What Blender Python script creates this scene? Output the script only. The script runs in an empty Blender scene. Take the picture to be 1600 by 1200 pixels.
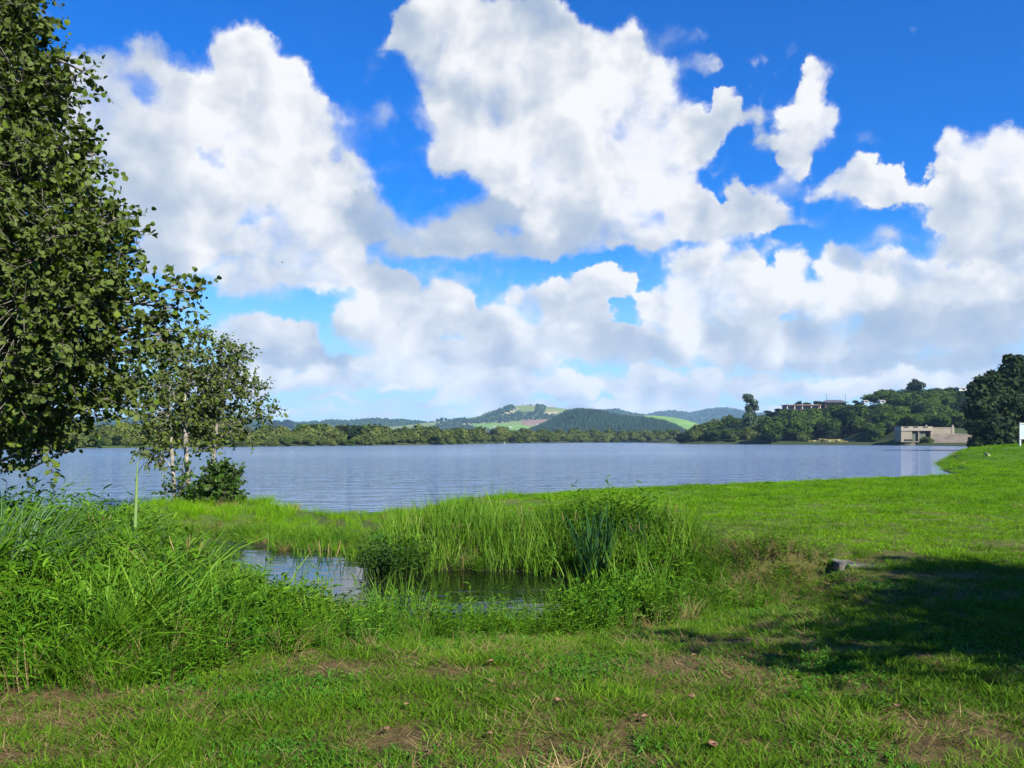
import bpy, math, random
import numpy as np
from mathutils import Vector, Matrix
C = bpy.context
S = C.scene
COL = S.collection
R = math.radians
rng = np.random.default_rng(7)
random.seed(7)

# ------------------------------------------------------------------ camera
F = 1289.0                       # focal length in photo pixels (1600 wide)
EYE = 1.6                        # eye height above the near turf
WATER = -0.45                    # water level
HORIZON = 687.0                  # image row of the horizon
cam = bpy.data.cameras.new('camera')
cam.sensor_width = 36.0
cam.lens = 36.0 * F / 1600.0
cam.shift_y = (HORIZON - 600.0) / 1600.0
cam.clip_start = 0.05
cam.clip_end = 30000.0
camo = bpy.data.objects.new('camera', cam)
camo.location = (0, 0, EYE)
camo.rotation_euler = (R(90), 0, 0)
COL.objects.link(camo)
S.camera = camo

# ------------------------------------------------------------------ light
SUN_AZ, SUN_EL = 143.0, 36.0     # clockwise from the view direction, degrees
to_sun = Vector((math.sin(R(SUN_AZ)) * math.cos(R(SUN_EL)), math.cos(R(SUN_AZ)) * math.cos(R(SUN_EL)), math.sin(R(SUN_EL))))
sun = bpy.data.lights.new('sun', 'SUN')
sun.energy = 5.0
sun.angle = R(0.5)
sun.color = (1.0, 0.95, 0.84)
suno = bpy.data.objects.new('sun', sun)
suno.rotation_euler = to_sun.to_track_quat('Z', 'Y').to_euler()
suno.location = (40, -50, 60)
COL.objects.link(suno)

S.view_settings.view_transform = 'Standard'
S.view_settings.look = 'None'
S.view_settings.gamma = 1.0
S.view_settings.use_curve_mapping = False
S.view_settings.exposure = 1.2
S.render.engine = 'CYCLES'
S.cycles.max_bounces = 6
S.cycles.diffuse_bounces = 3
S.cycles.glossy_bounces = 3
S.cycles.transmission_bounces = 3
S.cycles.transparent_max_bounces = 8
S.cycles.volume_bounces = 1
S.cycles.use_fast_gi = False

# ------------------------------------------------------------------ sky
SKY_STRENGTH = 0.069
CLOUD = 0.42
SKY_TINT = (.05, .79, 1.22, 1)
LOW_AIR = (3.5, 4.9, 6.5, 1)
# cumulus: azimuth-elevation blobs, authored as (x, y, rx, ry, weight, brightness)
# in photo pixels and turned into degrees on the celestial sphere below
CLOUDS = [
 # big cloud on the left
 (200,112,105,48,.75,.80),(140,165,90,75,.9,.76),(378,92,62,62,1,.93),(445,128,52,50,1,.97),(335,185,115,80,1,.88),
 (205,235,125,85,1,.80),(475,205,72,75,1,.97),(548,285,58,52,1,1.0),(430,285,95,70,1,.97),(398,243,26,18,-.9,.8),
 (280,325,125,70,1,.84),(200,320,80,60,.9,.76),(335,385,120,55,1,.88),(470,385,105,65,1,.95),(530,345,70,50,1,.98),
 (560,440,85,46,1,.95),(425,440,105,36,1,.90),(602,465,46,50,1,.96),(240,415,80,35,.6,.7),(90,250,90,110,.9,.76),
 (330,345,60,25,-.35,.6),
 # great cloud in the centre
 (645,62,52,52,1,.84),(700,28,80,60,1,.84),(765,85,115,95,1,.80),(850,55,65,70,1,.76),(935,85,80,50,1,.84),(985,68,42,46,1,.95),
 (715,175,82,80,1,.88),(850,170,130,100,1,.85),(985,160,90,88,1,.97),(1058,222,68,85,1,1.0),(1125,172,26,46,1,.93),
 (745,245,95,40,1,.86),(850,265,125,78,1,.93),(960,285,105,78,1,.96),(1045,300,62,70,1,.99),(1100,215,28,45,.7,.9),
 (830,330,85,50,1,.88),(930,358,105,42,1,.80),(1005,372,50,32,1,.78),(1040,60,32,26,.4,.7),(1090,100,30,24,.35,.6),
 (650,362,95,38,1,.50),(745,348,75,38,1,.52),(592,338,52,40,.9,.56),(700,388,115,24,1,.56),(835,388,95,26,1,.60),
 (598,180,30,22,.3,.6),(905,8,40,18,-.5,.7),(868,20,30,30,.5,.75),
 # small tower right of centre
 (1272,118,30,40,.9,.90),(1252,170,50,34,1,.93),(1282,190,42,48,1,.95),(1245,222,45,36,.9,.90),(1236,265,34,40,.55,.72),
 (1335,292,72,34,1,.88),(1342,262,28,26,1,.93),(1405,304,48,24,.8,.84),(1190,215,30,25,.35,.6),
 # right-hand cloud
 (1500,250,48,50,1,.98),(1562,252,62,52,1,.96),(1610,285,95,85,1,.95),(1478,310,52,46,1,.90),(1545,335,105,58,1,.86),
 (1520,388,82,46,1,.76),(1605,400,85,58,1,.80),(1380,375,50,14,.4,.7),
 # cloud right of the centre base
 (1130,348,82,36,1,.90),(1192,340,44,38,1,.93),(1085,345,52,28,1,.86),(1146,302,24,26,.6,.75),(1250,352,50,12,.4,.75),
 # long bank low on the right
 (1130,420,62,44,1,1.0),(1078,432,50,46,1,.98),(1040,482,62,38,1,.93),(1100,500,98,58,1,.93),(1232,430,38,40,1,1.0),
 (1180,470,78,50,1,.95),(1320,418,56,44,1,1.0),(1382,452,50,62,1,.98),(1290,478,88,50,1,.95),(1440,440,40,46,1,.95),
 (1500,465,92,48,1,.88),(1580,455,72,56,1,.90),(1155,540,150,40,1,.76),(1300,540,160,44,1,.72),(1450,520,130,48,1,.72),
 (1565,528,110,58,1,.66),(1355,574,190,18,.9,.52),(1505,572,150,22,.9,.50),
 # low clouds in the centre and left
 (928,446,42,34,1,.95),(972,448,28,24,.9,.95),(900,480,58,33,1,.90),(822,482,56,30,.8,.84),(700,482,50,40,1,.93),
 (745,512,88,36,1,.86),(850,532,118,36,1,.80),(960,542,100,36,1,.76),(600,512,85,46,1,.92),(642,562,88,32,1,.86),
 (762,562,118,30,1,.74),(402,528,62,32,1,.94),(462,532,44,36,1,.90),(366,518,40,28,1,.95),(505,566,100,20,.8,.62),
 (405,562,80,16,.7,.60),(500,602,100,15,.8,.86),(622,588,88,22,.9,.86),(600,627,200,12,.6,.80),(762,610,78,26,.8,.80),
 (880,606,46,26,.8,.86),(1020,606,76,32,.9,.90),(1100,606,26,28,.8,.86),(1182,602,56,26,.7,.74),(1300,606,78,15,.8,.90),
 (1402,600,118,16,.8,.88),(905,640,250,15,.6,.80),(300,600,150,25,.6,.8),(1520,600,90,14,.8,.86),
 (560,646,300,11,.42,.84),(1000,640,250,12,.42,.85),(400,640,160,12,.42,.85),(1250,634,200,10,.5,.86),
 (352,585,40,16,.8,.92),(395,578,30,18,.8,.95),(440,592,44,14,.8,.90),(500,586,36,18,.8,.93),(545,598,40,14,.8,.90),(585,572,36,20,.9,.95),(640,602,46,15,.8,.92),(690,590,40,22,.9,.94),(730,600,36,18,.8,.9),
 (790,590,40,22,.8,.88),(828,602,40,16,.8,.9),(880,598,34,22,.9,.94),(908,612,30,14,.8,.9),(960,600,40,18,.8,.92),(1005,596,30,20,.9,.95),(1045,602,34,20,.9,.95),(1100,596,20,24,.9,.95),(1060,622,60,10,.6,.88),
 (1160,604,36,18,.7,.85),(1215,610,40,12,.7,.88),(1290,606,50,13,.8,.92),(1350,600,46,15,.8,.93),(1420,598,50,14,.8,.93),(1480,604,40,12,.8,.92),
 (620,540,30,22,.9,.97),(660,520,26,24,.9,.97),(705,470,32,22,.9,.97),(560,500,40,26,.8,.94),(800,462,24,16,.8,.94),(870,455,30,22,.9,.96),(1105,470,40,26,.8,.98),(1195,445,40,26,.8,.98),(1400,415,30,26,.8,.98),
 # thin veils between the clouds
 (500,545,280,75,.34,.84),(900,560,300,80,.36,.86),(1300,585,320,60,.40,.84),(620,400,230,60,.30,.74),(1190,330,180,60,.26,.80),(300,490,200,70,.32,.76),(550,200,90,90,.16,.72),(1185,190,90,80,.16,.75),(640,480,160,60,.3,.85),(780,440,200,40,.26,.82),(1080,400,120,60,.3,.85),(400,300,300,160,.3,.84),(850,230,260,180,.25,.86),(1450,380,160,50,.3,.8),(700,650,700,26,.30,.86),
 # wisps
 (610,170,26,40,.28,.7),(1180,170,40,26,.24,.75),(1350,210,30,20,.2,.7),(255,75,60,24,.3,.75),(590,110,20,40,.3,.75),(1200,300,60,20,.3,.8),(1080,60,50,22,.3,.75),(560,235,40,30,.3,.75),(1210,390,60,16,.4,.8),
 (172,12,20,12,.42,.7),(60,18,30,22,.4,.7),(1435,38,26,18,.28,.8),(1110,95,25,18,.25,.8),(225,70,30,20,.3,.7),
]
def build_world():
    w = bpy.data.worlds.new('World')
    S.world = w
    w.use_nodes = True
    nt = w.node_tree
    nt.nodes.clear()
    N, L = nt.nodes.new, nt.links.new
    def put(sock, v):
        if hasattr(v, 'is_linked') or isinstance(v, bpy.types.NodeSocket): L(v, sock)
        elif v is not None: sock.default_value = v
    def M(op, a, b=None, c=None, clamp=False):
        n = N('ShaderNodeMath'); n.operation = op; n.use_clamp = clamp
        for k, v in enumerate((a, b, c)): put(n.inputs[k], v) if v is not None else None
        return n.outputs[0]
    def V(op, a, b=None, c=None):
        n = N('ShaderNodeVectorMath'); n.operation = op
        for k, v in enumerate((a, b, c)): put(n.inputs[k], v) if v is not None else None
        return n.outputs['Value'] if op in ('LENGTH', 'DOT_PRODUCT', 'DISTANCE') else n.outputs['Vector']
    def noise(vec, scale, detail=5, rough=.55, lac=2.0):
        n = N('ShaderNodeTexNoise'); n.noise_dimensions = '3D'
        L(vec, n.inputs['Vector']); n.inputs['Scale'].default_value = scale
        n.inputs['Detail'].default_value = detail; n.inputs['Roughness'].default_value = rough; n.inputs['Lacunarity'].default_value = lac
        return n
    def sstep(x, a, b):
        n = N('ShaderNodeMapRange'); n.interpolation_type = 'SMOOTHSTEP'
        put(n.inputs['Value'], x); n.inputs['From Min'].default_value = a; n.inputs['From Max'].default_value = b
        return n.outputs['Result']
    tc = N('ShaderNodeTexCoord')
    D = tc.outputs['Generated']
    sp = N('ShaderNodeSeparateXYZ'); L(D, sp.inputs[0])
    az = M('MULTIPLY', M('ARCTAN2', sp.outputs[0], sp.outputs[1]), 57.29578)
    el = M('MULTIPLY', M('ARCSINE', sp.outputs[2]), 57.29578)
    cb = N('ShaderNodeCombineXYZ'); L(az, cb.inputs[0]); L(el, cb.inputs[1])
    P = cb.outputs[0]
    n1 = noise(P, .16, 3, .5)
    n2 = noise(P, .55, 5, .6)
    half = (.5, .5, .5)
    wa = V('MULTIPLY', V('SUBTRACT', n1.outputs['Color'], half), (4.2, 3.0, 0))
    wb = V('MULTIPLY', V('SUBTRACT', n2.outputs['Color'], half), (2.4, 2.2, 0))
    Pw = V('ADD', P, V('ADD', V('MULTIPLY', wa, (.45, .45, 0)), wb))
    # coverage and brightness of the cumulus as sums of products of curves in azimuth and elevation
    A0, A1, E0, E1, NA, NE = -36.0, 36.0, -2.0, 32.0, 200, 140
    ga = np.linspace(A0, A1, NA); ge = np.linspace(E0, E1, NE)
    AA, EE = np.meshgrid(ga, ge, indexing='ij')
    T = np.zeros_like(AA); B = np.full_like(AA, .8)
    rs = np.random.default_rng(5)
    puffs = []
    for (x, y, rx, ry, wt, b) in sorted(CLOUDS, key=lambda c: -c[5] * .0 + c[1] * .0):
        a0 = math.atan((x - 800) / F); ca = math.cos(a0)
        e0 = math.atan((HORIZON - y) / F * ca)
        a0 = math.degrees(a0); e0d = math.degrees(e0)
        sx = math.degrees(rx * 1.15 / F * ca * ca)
        sy = math.degrees(ry * 1.15 / F * ca * math.cos(e0) ** 2)
        puffs.append((a0, e0d, sx, sy, wt, b))
        if wt > .5 and b > .7:
            for k in range(7):
                th = rs.uniform(-.5, 3.6); rr = rs.uniform(.45, .85); q = rs.uniform(.28, .5)
                m = math.sqrt(sx * sy)
                puffs.append((a0 + sx * .8 * rr * math.cos(th), e0d + sy * .8 * rr * math.sin(th), q * (m + sx) / 2, q * (m + sy) / 2, wt * .7, b + .03))
    for (a0, e0, sx, sy, wt, b) in puffs:
        u, v = (AA - a0) / sx, (EE - e0) / sy
        d = np.clip(1 - u * u - v * v, 0, 1)
        T += d * d * wt
        if wt > 0:
            a = np.clip(d / .45, 0, 1); a = a * a * (3 - 2 * a)
            haze = min(1, max(.35, e0 / 9))
            shade = b + haze * (.10 * v + .07 * u)
            B += a * min(1, wt) * .85 * (shade - B)
            gl = np.exp(-(u * u + v * v) / 1.2) * .12
            B += gl * (b - B)
    T = np.minimum(T * 1.1, 1.3)
    mapc = V('MULTIPLY_ADD', Pw, (1 / (A1 - A0), 1 / (E1 - E0), 0), (-A0 / (A1 - A0), -E0 / (E1 - E0), 0))
    su = N('ShaderNodeSeparateXYZ'); L(mapc, su.inputs[0])
    def gray(sock):
        c = N('ShaderNodeCombineXYZ')
        for k in range(3): L(sock, c.inputs[k])
        return c.outputs[0]
    cu, cv = gray(su.outputs[0]), gray(su.outputs[1])
    def curves(inp, f3):                      # three functions on [0, 1] as one curve node
        n = N('ShaderNodeRGBCurve'); L(inp, n.inputs['Color'])
        m = n.mapping; m.use_clip = False; m.extend = 'HORIZONTAL'
        sc, of = [], []
        for k in range(3):
            f = f3[k]; lo, hi = f.min(), f.max() + 1e-9
            g = (f - lo) / (hi - lo)
            xs = np.linspace(0, 1, len(g))
            p = m.curves[k].points
            p[0].location = (0, g[0]); p[1].location = (1, g[-1])
            for xx, yy in zip(xs[1:-1], g[1:-1]): p.new(float(xx), float(yy))
            for q in p: q.handle_type = 'AUTO'
            sc.append(hi - lo); of.append(lo)
        m.update()
        return V('MULTIPLY_ADD', n.outputs[0], tuple(sc), tuple(of))
    def field(Z, modes):
        u, s_, vt = np.linalg.svd(Z, full_matrices=False)
        acc = 0.0
        for k in range(0, modes, 3):
            a = curves(cu, [u[:, k + i] * s_[k + i] for i in range(3)])
            b = curves(cv, [vt[k + i] for i in range(3)])
            acc = M('ADD', V('DOT_PRODUCT', a, b), acc)
        return acc
    wx = sstep(M('ABSOLUTE', az), 32.0, 36.0)
    wy = sstep(el, 28.0, 32.0)
    wo = M('MAXIMUM', wx, wy)
    wi = M('SUBTRACT', 1.0, wo)
    tot = M('MULTIPLY', field(T, 30), wi)
    bri = field(B, 30)
    # the rest of the sky: the same broken cumulus, without a pattern of its own
    gen = sstep(noise(V('MULTIPLY', D, (1, 1, 2.2)), 2.6, 4, .55).outputs['Fac'], .56, .78)
    tot = M('MULTIPLY_ADD', gen, wo, tot)
    bri = M('ADD', M('MULTIPLY', bri, wi), M('MULTIPLY', wo, .82))
    # billows: turbulence on the edge, soft relief lit from the sun's side
    Pf = V('ADD', P, V('MULTIPLY', wa, (.7, .7, 0)))
    f0 = noise(Pf, .40, 9, .59).outputs['Fac']
    g0 = noise(Pf, .20, 4, .5).outputs['Fac']
    g1 = noise(V('ADD', Pf, (1.3, 1.1, 0)), .20, 3, .5).outputs['Fac']
    edge = M('MULTIPLY_ADD', M('SUBTRACT', f0, .51), 1.15, tot)
    soft = n1.outputs['Fac']                  # crisp here, frayed there
    alpha = sstep(M('DIVIDE', M('SUBTRACT', edge, .11), M('MULTIPLY_ADD', sstep(soft, .36, .60), 1.0, .42)), 0.0, 1.0)
    relief = M('MULTIPLY', M('SUBTRACT', g0, g1), .75)
    lum = M('ADD', bri, M('MULTIPLY', relief, sstep(edge, .1, .8)))
    lum = M('MINIMUM', M('MAXIMUM', lum, .40), 1.0)
    ramp = N('ShaderNodeValToRGB')
    L(lum, ramp.inputs[0])
    r = ramp.color_ramp
    r.elements[0].position = .40; r.elements[0].color = (.22, .34, .56, 1)
    r.elements[1].position = .97; r.elements[1].color = (1.0, 1.0, 1.0, 1)
    for p, c in ((.55, (.36, .48, .67, 1)), (.75, (.55, .63, .74, 1)), (.86, (.76, .80, .86, 1))):
        e = r.elements.new(p); e.color = c
    # clear sky
    sky = N('ShaderNodeTexSky'); sky.sky_type = 'NISHITA'; sky.sun_disc = False
    sky.sun_elevation = R(SUN_EL); sky.sun_rotation = R(SUN_AZ)
    sky.altitude = 0; sky.air_density = 1.0; sky.dust_density = .2; sky.ozone_density = 2.0
    hs = N('ShaderNodeHueSaturation'); hs.inputs['Saturation'].default_value = 1.6; hs.inputs['Value'].default_value = 1.0
    L(sky.outputs[0], hs.inputs['Color'])
    tint = N('ShaderNodeMix'); tint.data_type = 'RGBA'; tint.blend_type = 'MULTIPLY'; tint.inputs[0].default_value = 1.0
    L(hs.outputs[0], tint.inputs[6]); tint.inputs[7].default_value = SKY_TINT
    low = N('ShaderNodeMix'); low.data_type = 'RGBA'      # pale air low over the horizon
    L(sstep(el, 15.0, -1.0), low.inputs[0]); L(tint.outputs[2], low.inputs[6]); low.inputs[7].default_value = LOW_AIR
    b0 = N('ShaderNodeBackground'); L(low.outputs[2], b0.inputs['Color']); b0.inputs['Strength'].default_value = SKY_STRENGTH
    b1 = N('ShaderNodeBackground'); L(ramp.outputs[0], b1.inputs['Color']); b1.inputs['Strength'].default_value = CLOUD
    mx = N('ShaderNodeMixShader')
    L(alpha, mx.inputs[0]); L(b0.outputs[0], mx.inputs[1]); L(b1.outputs[0], mx.inputs[2])
    out = N('ShaderNodeOutputWorld'); L(mx.outputs[0], out.inputs[0])
build_world()

# ------------------------------------------------------------------ helpers
def px(x, y, Y):                 # a point of the place seen at photo pixel (x, y), Y metres away
    return np.array(((x - 800) / F * Y, Y, EYE + (HORIZON - y) / F * Y))

def mesh(name, verts, faces, mats=None, smooth=False, midx=None):
    me = bpy.data.meshes.new(name)
    verts = np.asarray(verts, dtype=np.float32).reshape(-1, 3)
    me.vertices.add(len(verts)); me.vertices.foreach_set('co', verts.ravel())
    if isinstance(faces, np.ndarray): faces = [faces]
    faces = [np.asarray(f, dtype=np.int32) for f in faces if len(f)]
    loops = np.concatenate([f.ravel() for f in faces])
    sizes = np.concatenate([np.full(len(f), f.shape[1], dtype=np.int32) for f in faces])
    starts = np.concatenate(([0], np.cumsum(sizes)[:-1])).astype(np.int32)
    me.loops.add(len(loops)); me.loops.foreach_set('vertex_index', loops)
    me.polygons.add(len(sizes)); me.polygons.foreach_set('loop_start', starts); me.polygons.foreach_set('loop_total', sizes)
    me.polygons.foreach_set('use_smooth', np.full(len(sizes), bool(smooth)))
    if midx is not None: me.polygons.foreach_set('material_index', np.asarray(midx, dtype=np.int32))
    for m in (mats if isinstance(mats, (list, tuple)) else [mats]):
        if m: me.materials.append(m)
    me.update(calc_edges=True)
    return me

def link(name, me, parent=None, loc=None, rot=None, scale=None):
    o = bpy.data.objects.new(name, me)
    COL.objects.link(o)
    if parent: o.parent = parent
    if loc is not None: o.location = tuple(float(v) for v in loc)
    if rot is not None: o.rotation_euler = rot
    if scale is not None: o.scale = scale if hasattr(scale, '__len__') else (scale,) * 3
    return o

def tag(o, label=None, cat=None, group=None, kind=None):
    if label: o['label'] = label
    if cat: o['category'] = cat
    if group: o['group'] = group
    if kind: o['kind'] = kind
    return o

def thing(name, label, cat, loc=(0, 0, 0), rotz=0.0, group=None):
    o = bpy.data.objects.new(name, None)
    o.empty_display_size = .2
    COL.objects.link(o)
    o.location = tuple(float(v) for v in loc); o.rotation_euler = (0, 0, rotz)
    return tag(o, label, cat, group)

def join(parts):                 # [(verts, faces)] -> one (verts, [faces by size])
    vs, by, n = [], {}, 0
    for v, fs in parts:
        for f in (fs if isinstance(fs, list) else [fs]):
            if len(f): by.setdefault(f.shape[1], []).append(np.asarray(f) + n)
        vs.append(np.asarray(v).reshape(-1, 3)); n += len(vs[-1])
    return np.concatenate(vs), [np.concatenate(by[k]) for k in by]

def box(cx, cy, cz, sx, sy, sz, rz=0.0, taper=1.0):
    h = np.array([[-1, -1, -1], [1, -1, -1], [1, 1, -1], [-1, 1, -1], [-1, -1, 1], [1, -1, 1], [1, 1, 1], [-1, 1, 1]], float) * .5
    h[4:, :2] *= taper
    v = h * (sx, sy, sz)
    c, s = math.cos(rz), math.sin(rz)
    v = np.column_stack((v[:, 0] * c - v[:, 1] * s, v[:, 0] * s + v[:, 1] * c, v[:, 2])) + (cx, cy, cz)
    return v, np.array([[0, 3, 2, 1], [4, 5, 6, 7], [0, 1, 5, 4], [1, 2, 6, 5], [2, 3, 7, 6], [3, 0, 4, 7]])

def tube(path, radii, sides=6):
    path = np.asarray(path, float); n = len(path)
    radii = np.broadcast_to(np.asarray(radii, float), (n,))
    t = np.gradient(path, axis=0); t /= np.linalg.norm(t, axis=1, keepdims=True) + 1e-9
    ref = np.array((.31, .95, .05)) if abs(t[0, 2]) > .5 else np.array((0, 0, 1.))
    a = np.cross(t, ref); a /= np.linalg.norm(a, axis=1, keepdims=True) + 1e-9
    b = np.cross(t, a)
    th = np.linspace(0, 2 * math.pi, sides, endpoint=False)
    v = path[:, None] + radii[:, None, None] * (np.cos(th)[None, :, None] * a[:, None] + np.sin(th)[None, :, None] * b[:, None])
    i = np.arange(n - 1)[:, None] * sides; k = np.arange(sides)[None]
    k2 = (k + 1) % sides
    f = np.stack((i + k, i + k2, i + sides + k2, i + sides + k), -1).reshape(-1, 4)
    return v.reshape(-1, 3), f

def nrm(v):
    return v / (np.linalg.norm(v, axis=-1, keepdims=True) + 1e-9)

def leaves(pos, axis, normal, length, width, template):
    """many leaves: template (K,3) in (along, across, up) and its quads, set at pos"""
    tv, tf = template
    a = nrm(axis); b = nrm(np.cross(normal, a)); c = np.cross(a, b)
    L_ = np.broadcast_to(np.asarray(length, float), (len(pos),))[:, None, None]
    W_ = np.broadcast_to(np.asarray(width, float), (len(pos),))[:, None, None]
    v = pos[:, None] + a[:, None] * tv[None, :, 0:1] * L_ + b[:, None] * tv[None, :, 1:2] * W_ + c[:, None] * tv[None, :, 2:3] * L_
    k = len(tv)
    f = (np.arange(len(pos))[:, None, None] * k + tf[None]).reshape(-1, tf.shape[1])
    return v.reshape(-1, 3), f

ROUND_LEAF = (np.array([[0, 0, 0], [.28, .42, .10], [.72, .46, .12], [1.0, 0, -.04], [.72, -.46, .12], [.28, -.42, .10]]),
              np.array([[0, 1, 2, 3], [0, 3, 4, 5]]))
LANCE_LEAF = (np.array([[0, 0, 0], [.3, .5, .05], [.65, .36, .0], [1.0, 0, -.16], [.65, -.36, .0], [.3, -.5, .05]]),
              np.array([[0, 1, 2, 3], [0, 3, 4, 5]]))
CLUMP_LEAF = (np.array([[0, -.5, 0], [0, .5, 0], [.55, .62, .14], [1.0, .1, -.05], [.5, -.6, .1]]),
              np.array([[0, 4, 3], [0, 3, 2], [0, 2, 1]]))

def blades(base, height, width, yaw, lean, bend, segs=4, facing=None):
    """strips of grass: base (N,3); lean/bend in fractions of the height"""
    n = len(base)
    t = np.linspace(0, 1, segs + 1)[None]
    h = np.broadcast_to(height, (n,))[:, None]; ln = np.broadcast_to(lean, (n,))[:, None]; bd = np.broadcast_to(bend, (n,))[:, None]
    out = h * (ln * t + bd * t * t)
    up = h * (t - .55 * bd * t ** 2.4) * np.sqrt(np.maximum(1 - .35 * ln * ln, .2))
    d = np.stack((np.cos(yaw), np.sin(yaw)), -1)
    if facing is None: facing = yaw + math.pi / 2 + rng.normal(0, .5, n)
    e = np.stack((np.cos(facing), np.sin(facing)), -1)
    w = np.broadcast_to(width, (n,))[:, None] * (1 - t ** 1.8) * .5 * (.65 + .35 * np.minimum(1, t * 4)) + .0004
    c = np.empty((n, segs + 1, 3))
    c[..., 0] = base[:, 0:1] + d[:, 0:1] * out; c[..., 1] = base[:, 1:2] + d[:, 1:2] * out; c[..., 2] = base[:, 2:3] + up
    v = np.empty((n, segs + 1, 2, 3)); v[:, :, 0] = c; v[:, :, 1] = c
    v[:, :, 0, :2] -= e[:, None] * w[..., None]; v[:, :, 1, :2] += e[:, None] * w[..., None]
    k = np.arange(segs) * 2
    q = np.stack((k, k + 1, k + 3, k + 2), -1)
    f = (np.arange(n)[:, None, None] * (2 * (segs + 1)) + q[None]).reshape(-1, 4)
    return v.reshape(-1, 3), f

def in_poly(x, y, poly):
    inside = np.zeros(x.shape, bool)
    for (x0, y0), (x1, y1) in zip(poly, np.roll(poly, -1, axis=0)):
        c = ((y0 > y) != (y1 > y)) & (x < (x1 - x0) * (y - y0) / (y1 - y0 + 1e-12) + x0)
        inside ^= c
    return inside

def poly_dist(x, y, poly):
    d = np.full(x.shape, 1e18)
    for (x0, y0), (x1, y1) in zip(poly, np.roll(poly, -1, axis=0)):
        dx, dy = x1 - x0, y1 - y0
        t = np.clip(((x - x0) * dx + (y - y0) * dy) / (dx * dx + dy * dy + 1e-12), 0, 1)
        d = np.minimum(d, (x - x0 - t * dx) ** 2 + (y - y0 - t * dy) ** 2)
    return np.sqrt(d)

def _hash(ix, iy, s):
    h = (ix.astype(np.int64) * 374761393 + iy.astype(np.int64) * 668265263 + s * 974711) & 0x7fffffff
    h = ((h ^ (h >> 13)) * 1274126177) & 0x7fffffff
    return ((h ^ (h >> 16)) & 0xffff) / 65535.0

def vnoise(x, y, s=0):
    x = np.asarray(x, float); y = np.asarray(y, float)
    ix, iy = np.floor(x), np.floor(y); fx, fy = x - ix, y - iy
    fx = fx * fx * (3 - 2 * fx); fy = fy * fy * (3 - 2 * fy)
    a, b = _hash(ix, iy, s), _hash(ix + 1, iy, s); c, d = _hash(ix, iy + 1, s), _hash(ix + 1, iy + 1, s)
    return (a + (b - a) * fx) * (1 - fy) + (c + (d - c) * fx) * fy

def fbm(x, y, s=0, o=4):
    r, a, t = 0.0, 1.0, 0.0
    for k in range(o):
        r = r + a * vnoise(np.asarray(x) * 2 ** k, np.asarray(y) * 2 ** k, s + k); t += a; a *= .5
    return r / t

def sm(x, a, b):
    t = np.clip((np.asarray(x, float) - a) / (b - a), 0, 1)
    return t * t * (3 - 2 * t)

# ------------------------------------------------------------------ materials
class Mat:
    def __init__(s, name):
        s.m = bpy.data.materials.new(name); s.m.use_nodes = True
        s.nt = s.m.node_tree; s.nt.nodes.clear()
        s.out = s.n('ShaderNodeOutputMaterial')
    def n(s, t, **kw):
        nd = s.nt.nodes.new(t)
        for k, v in kw.items(): setattr(nd, k, v)
        return nd
    def l(s, a, b): s.nt.links.new(a, b)
    def ramp(s, fac, stops):
        r = s.n('ShaderNodeValToRGB'); s.l(fac, r.inputs[0])
        e = r.color_ramp.elements
        e[0].position, e[0].color = stops[0][0], (*stops[0][1], 1)
        e[1].position, e[1].color = stops[-1][0], (*stops[-1][1], 1)
        for p, c in stops[1:-1]:
            q = e.new(p); q.color = (*c, 1)
        return r.outputs[0]
    def noise(s, vec, scale, detail=4, rough=.55):
        q = s.n('ShaderNodeTexNoise'); s.l(vec, q.inputs['Vector'])
        q.inputs['Scale'].default_value = scale; q.inputs['Detail'].default_value = detail; q.inputs['Roughness'].default_value = rough
        return q.outputs['Fac']
    def math(s, op, a, b=0.0, c=0.0, clamp=False):
        q = s.n('ShaderNodeMath', operation=op, use_clamp=clamp)
        for i, v in enumerate((a, b, c)):
            if isinstance(v, bpy.types.NodeSocket): s.l(v, q.inputs[i])
            else: q.inputs[i].default_value = v
        return q.outputs[0]
    def mix(s, fac, a, b, mode='MIX'):
        q = s.n('ShaderNodeMix', data_type='RGBA', blend_type=mode)
        for i, v in ((0, fac), (6, a), (7, b)):
            if isinstance(v, bpy.types.NodeSocket): s.l(v, q.inputs[i])
            elif i == 0: q.inputs[0].default_value = v
            else: q.inputs[i].default_value = (*v, 1)
        return q.outputs[2]

def leaf_mat(name, stops, rough=.45, spec=.35, trans=.28, tcol=1.0, wscale=.35, inst=.5, back=None, ncon=1.0):
    """foliage: colour varies leaf group by leaf group and plant by plant"""
    M = Mat(name)
    geo = M.n('ShaderNodeNewGeometry')
    ob = M.n('ShaderNodeObjectInfo')
    isl = geo.outputs['Random Per Island']
    nz = M.noise(geo.outputs['Position'], wscale, 3, .6)
    f = M.math('ADD', M.math('MULTIPLY', isl, .45), M.math('ADD', M.math('MULTIPLY', ob.outputs['Random'], inst * .5), M.math('MULTIPLY', M.math('SUBTRACT', nz, .35), 1.0 - inst * .3)))
    col = M.ramp(M.math('MULTIPLY', f, .9), stops)
    p = M.n('ShaderNodeBsdfPrincipled')
    if back:
        col2 = M.mix(geo.outputs['Backfacing'], col, back)
    else: col2 = col
    M.l(col2, p.inputs['Base Color']); p.inputs['Roughness'].default_value = rough
    p.inputs['Specular IOR Level'].default_value = spec
    t = M.n('ShaderNodeBsdfTranslucent')
    tc = M.mix(1.0, col, (1.0 * tcol, 1.05 * tcol, .45 * tcol), 'MULTIPLY')
    M.l(tc, t.inputs['Color'])
    mx = M.n('ShaderNodeMixShader'); mx.inputs[0].default_value = trans
    M.l(p.outputs[0], mx.inputs[1]); M.l(t.outputs[0], mx.inputs[2]); M.l(mx.outputs[0], M.out.inputs[0])
    return M.m

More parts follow.
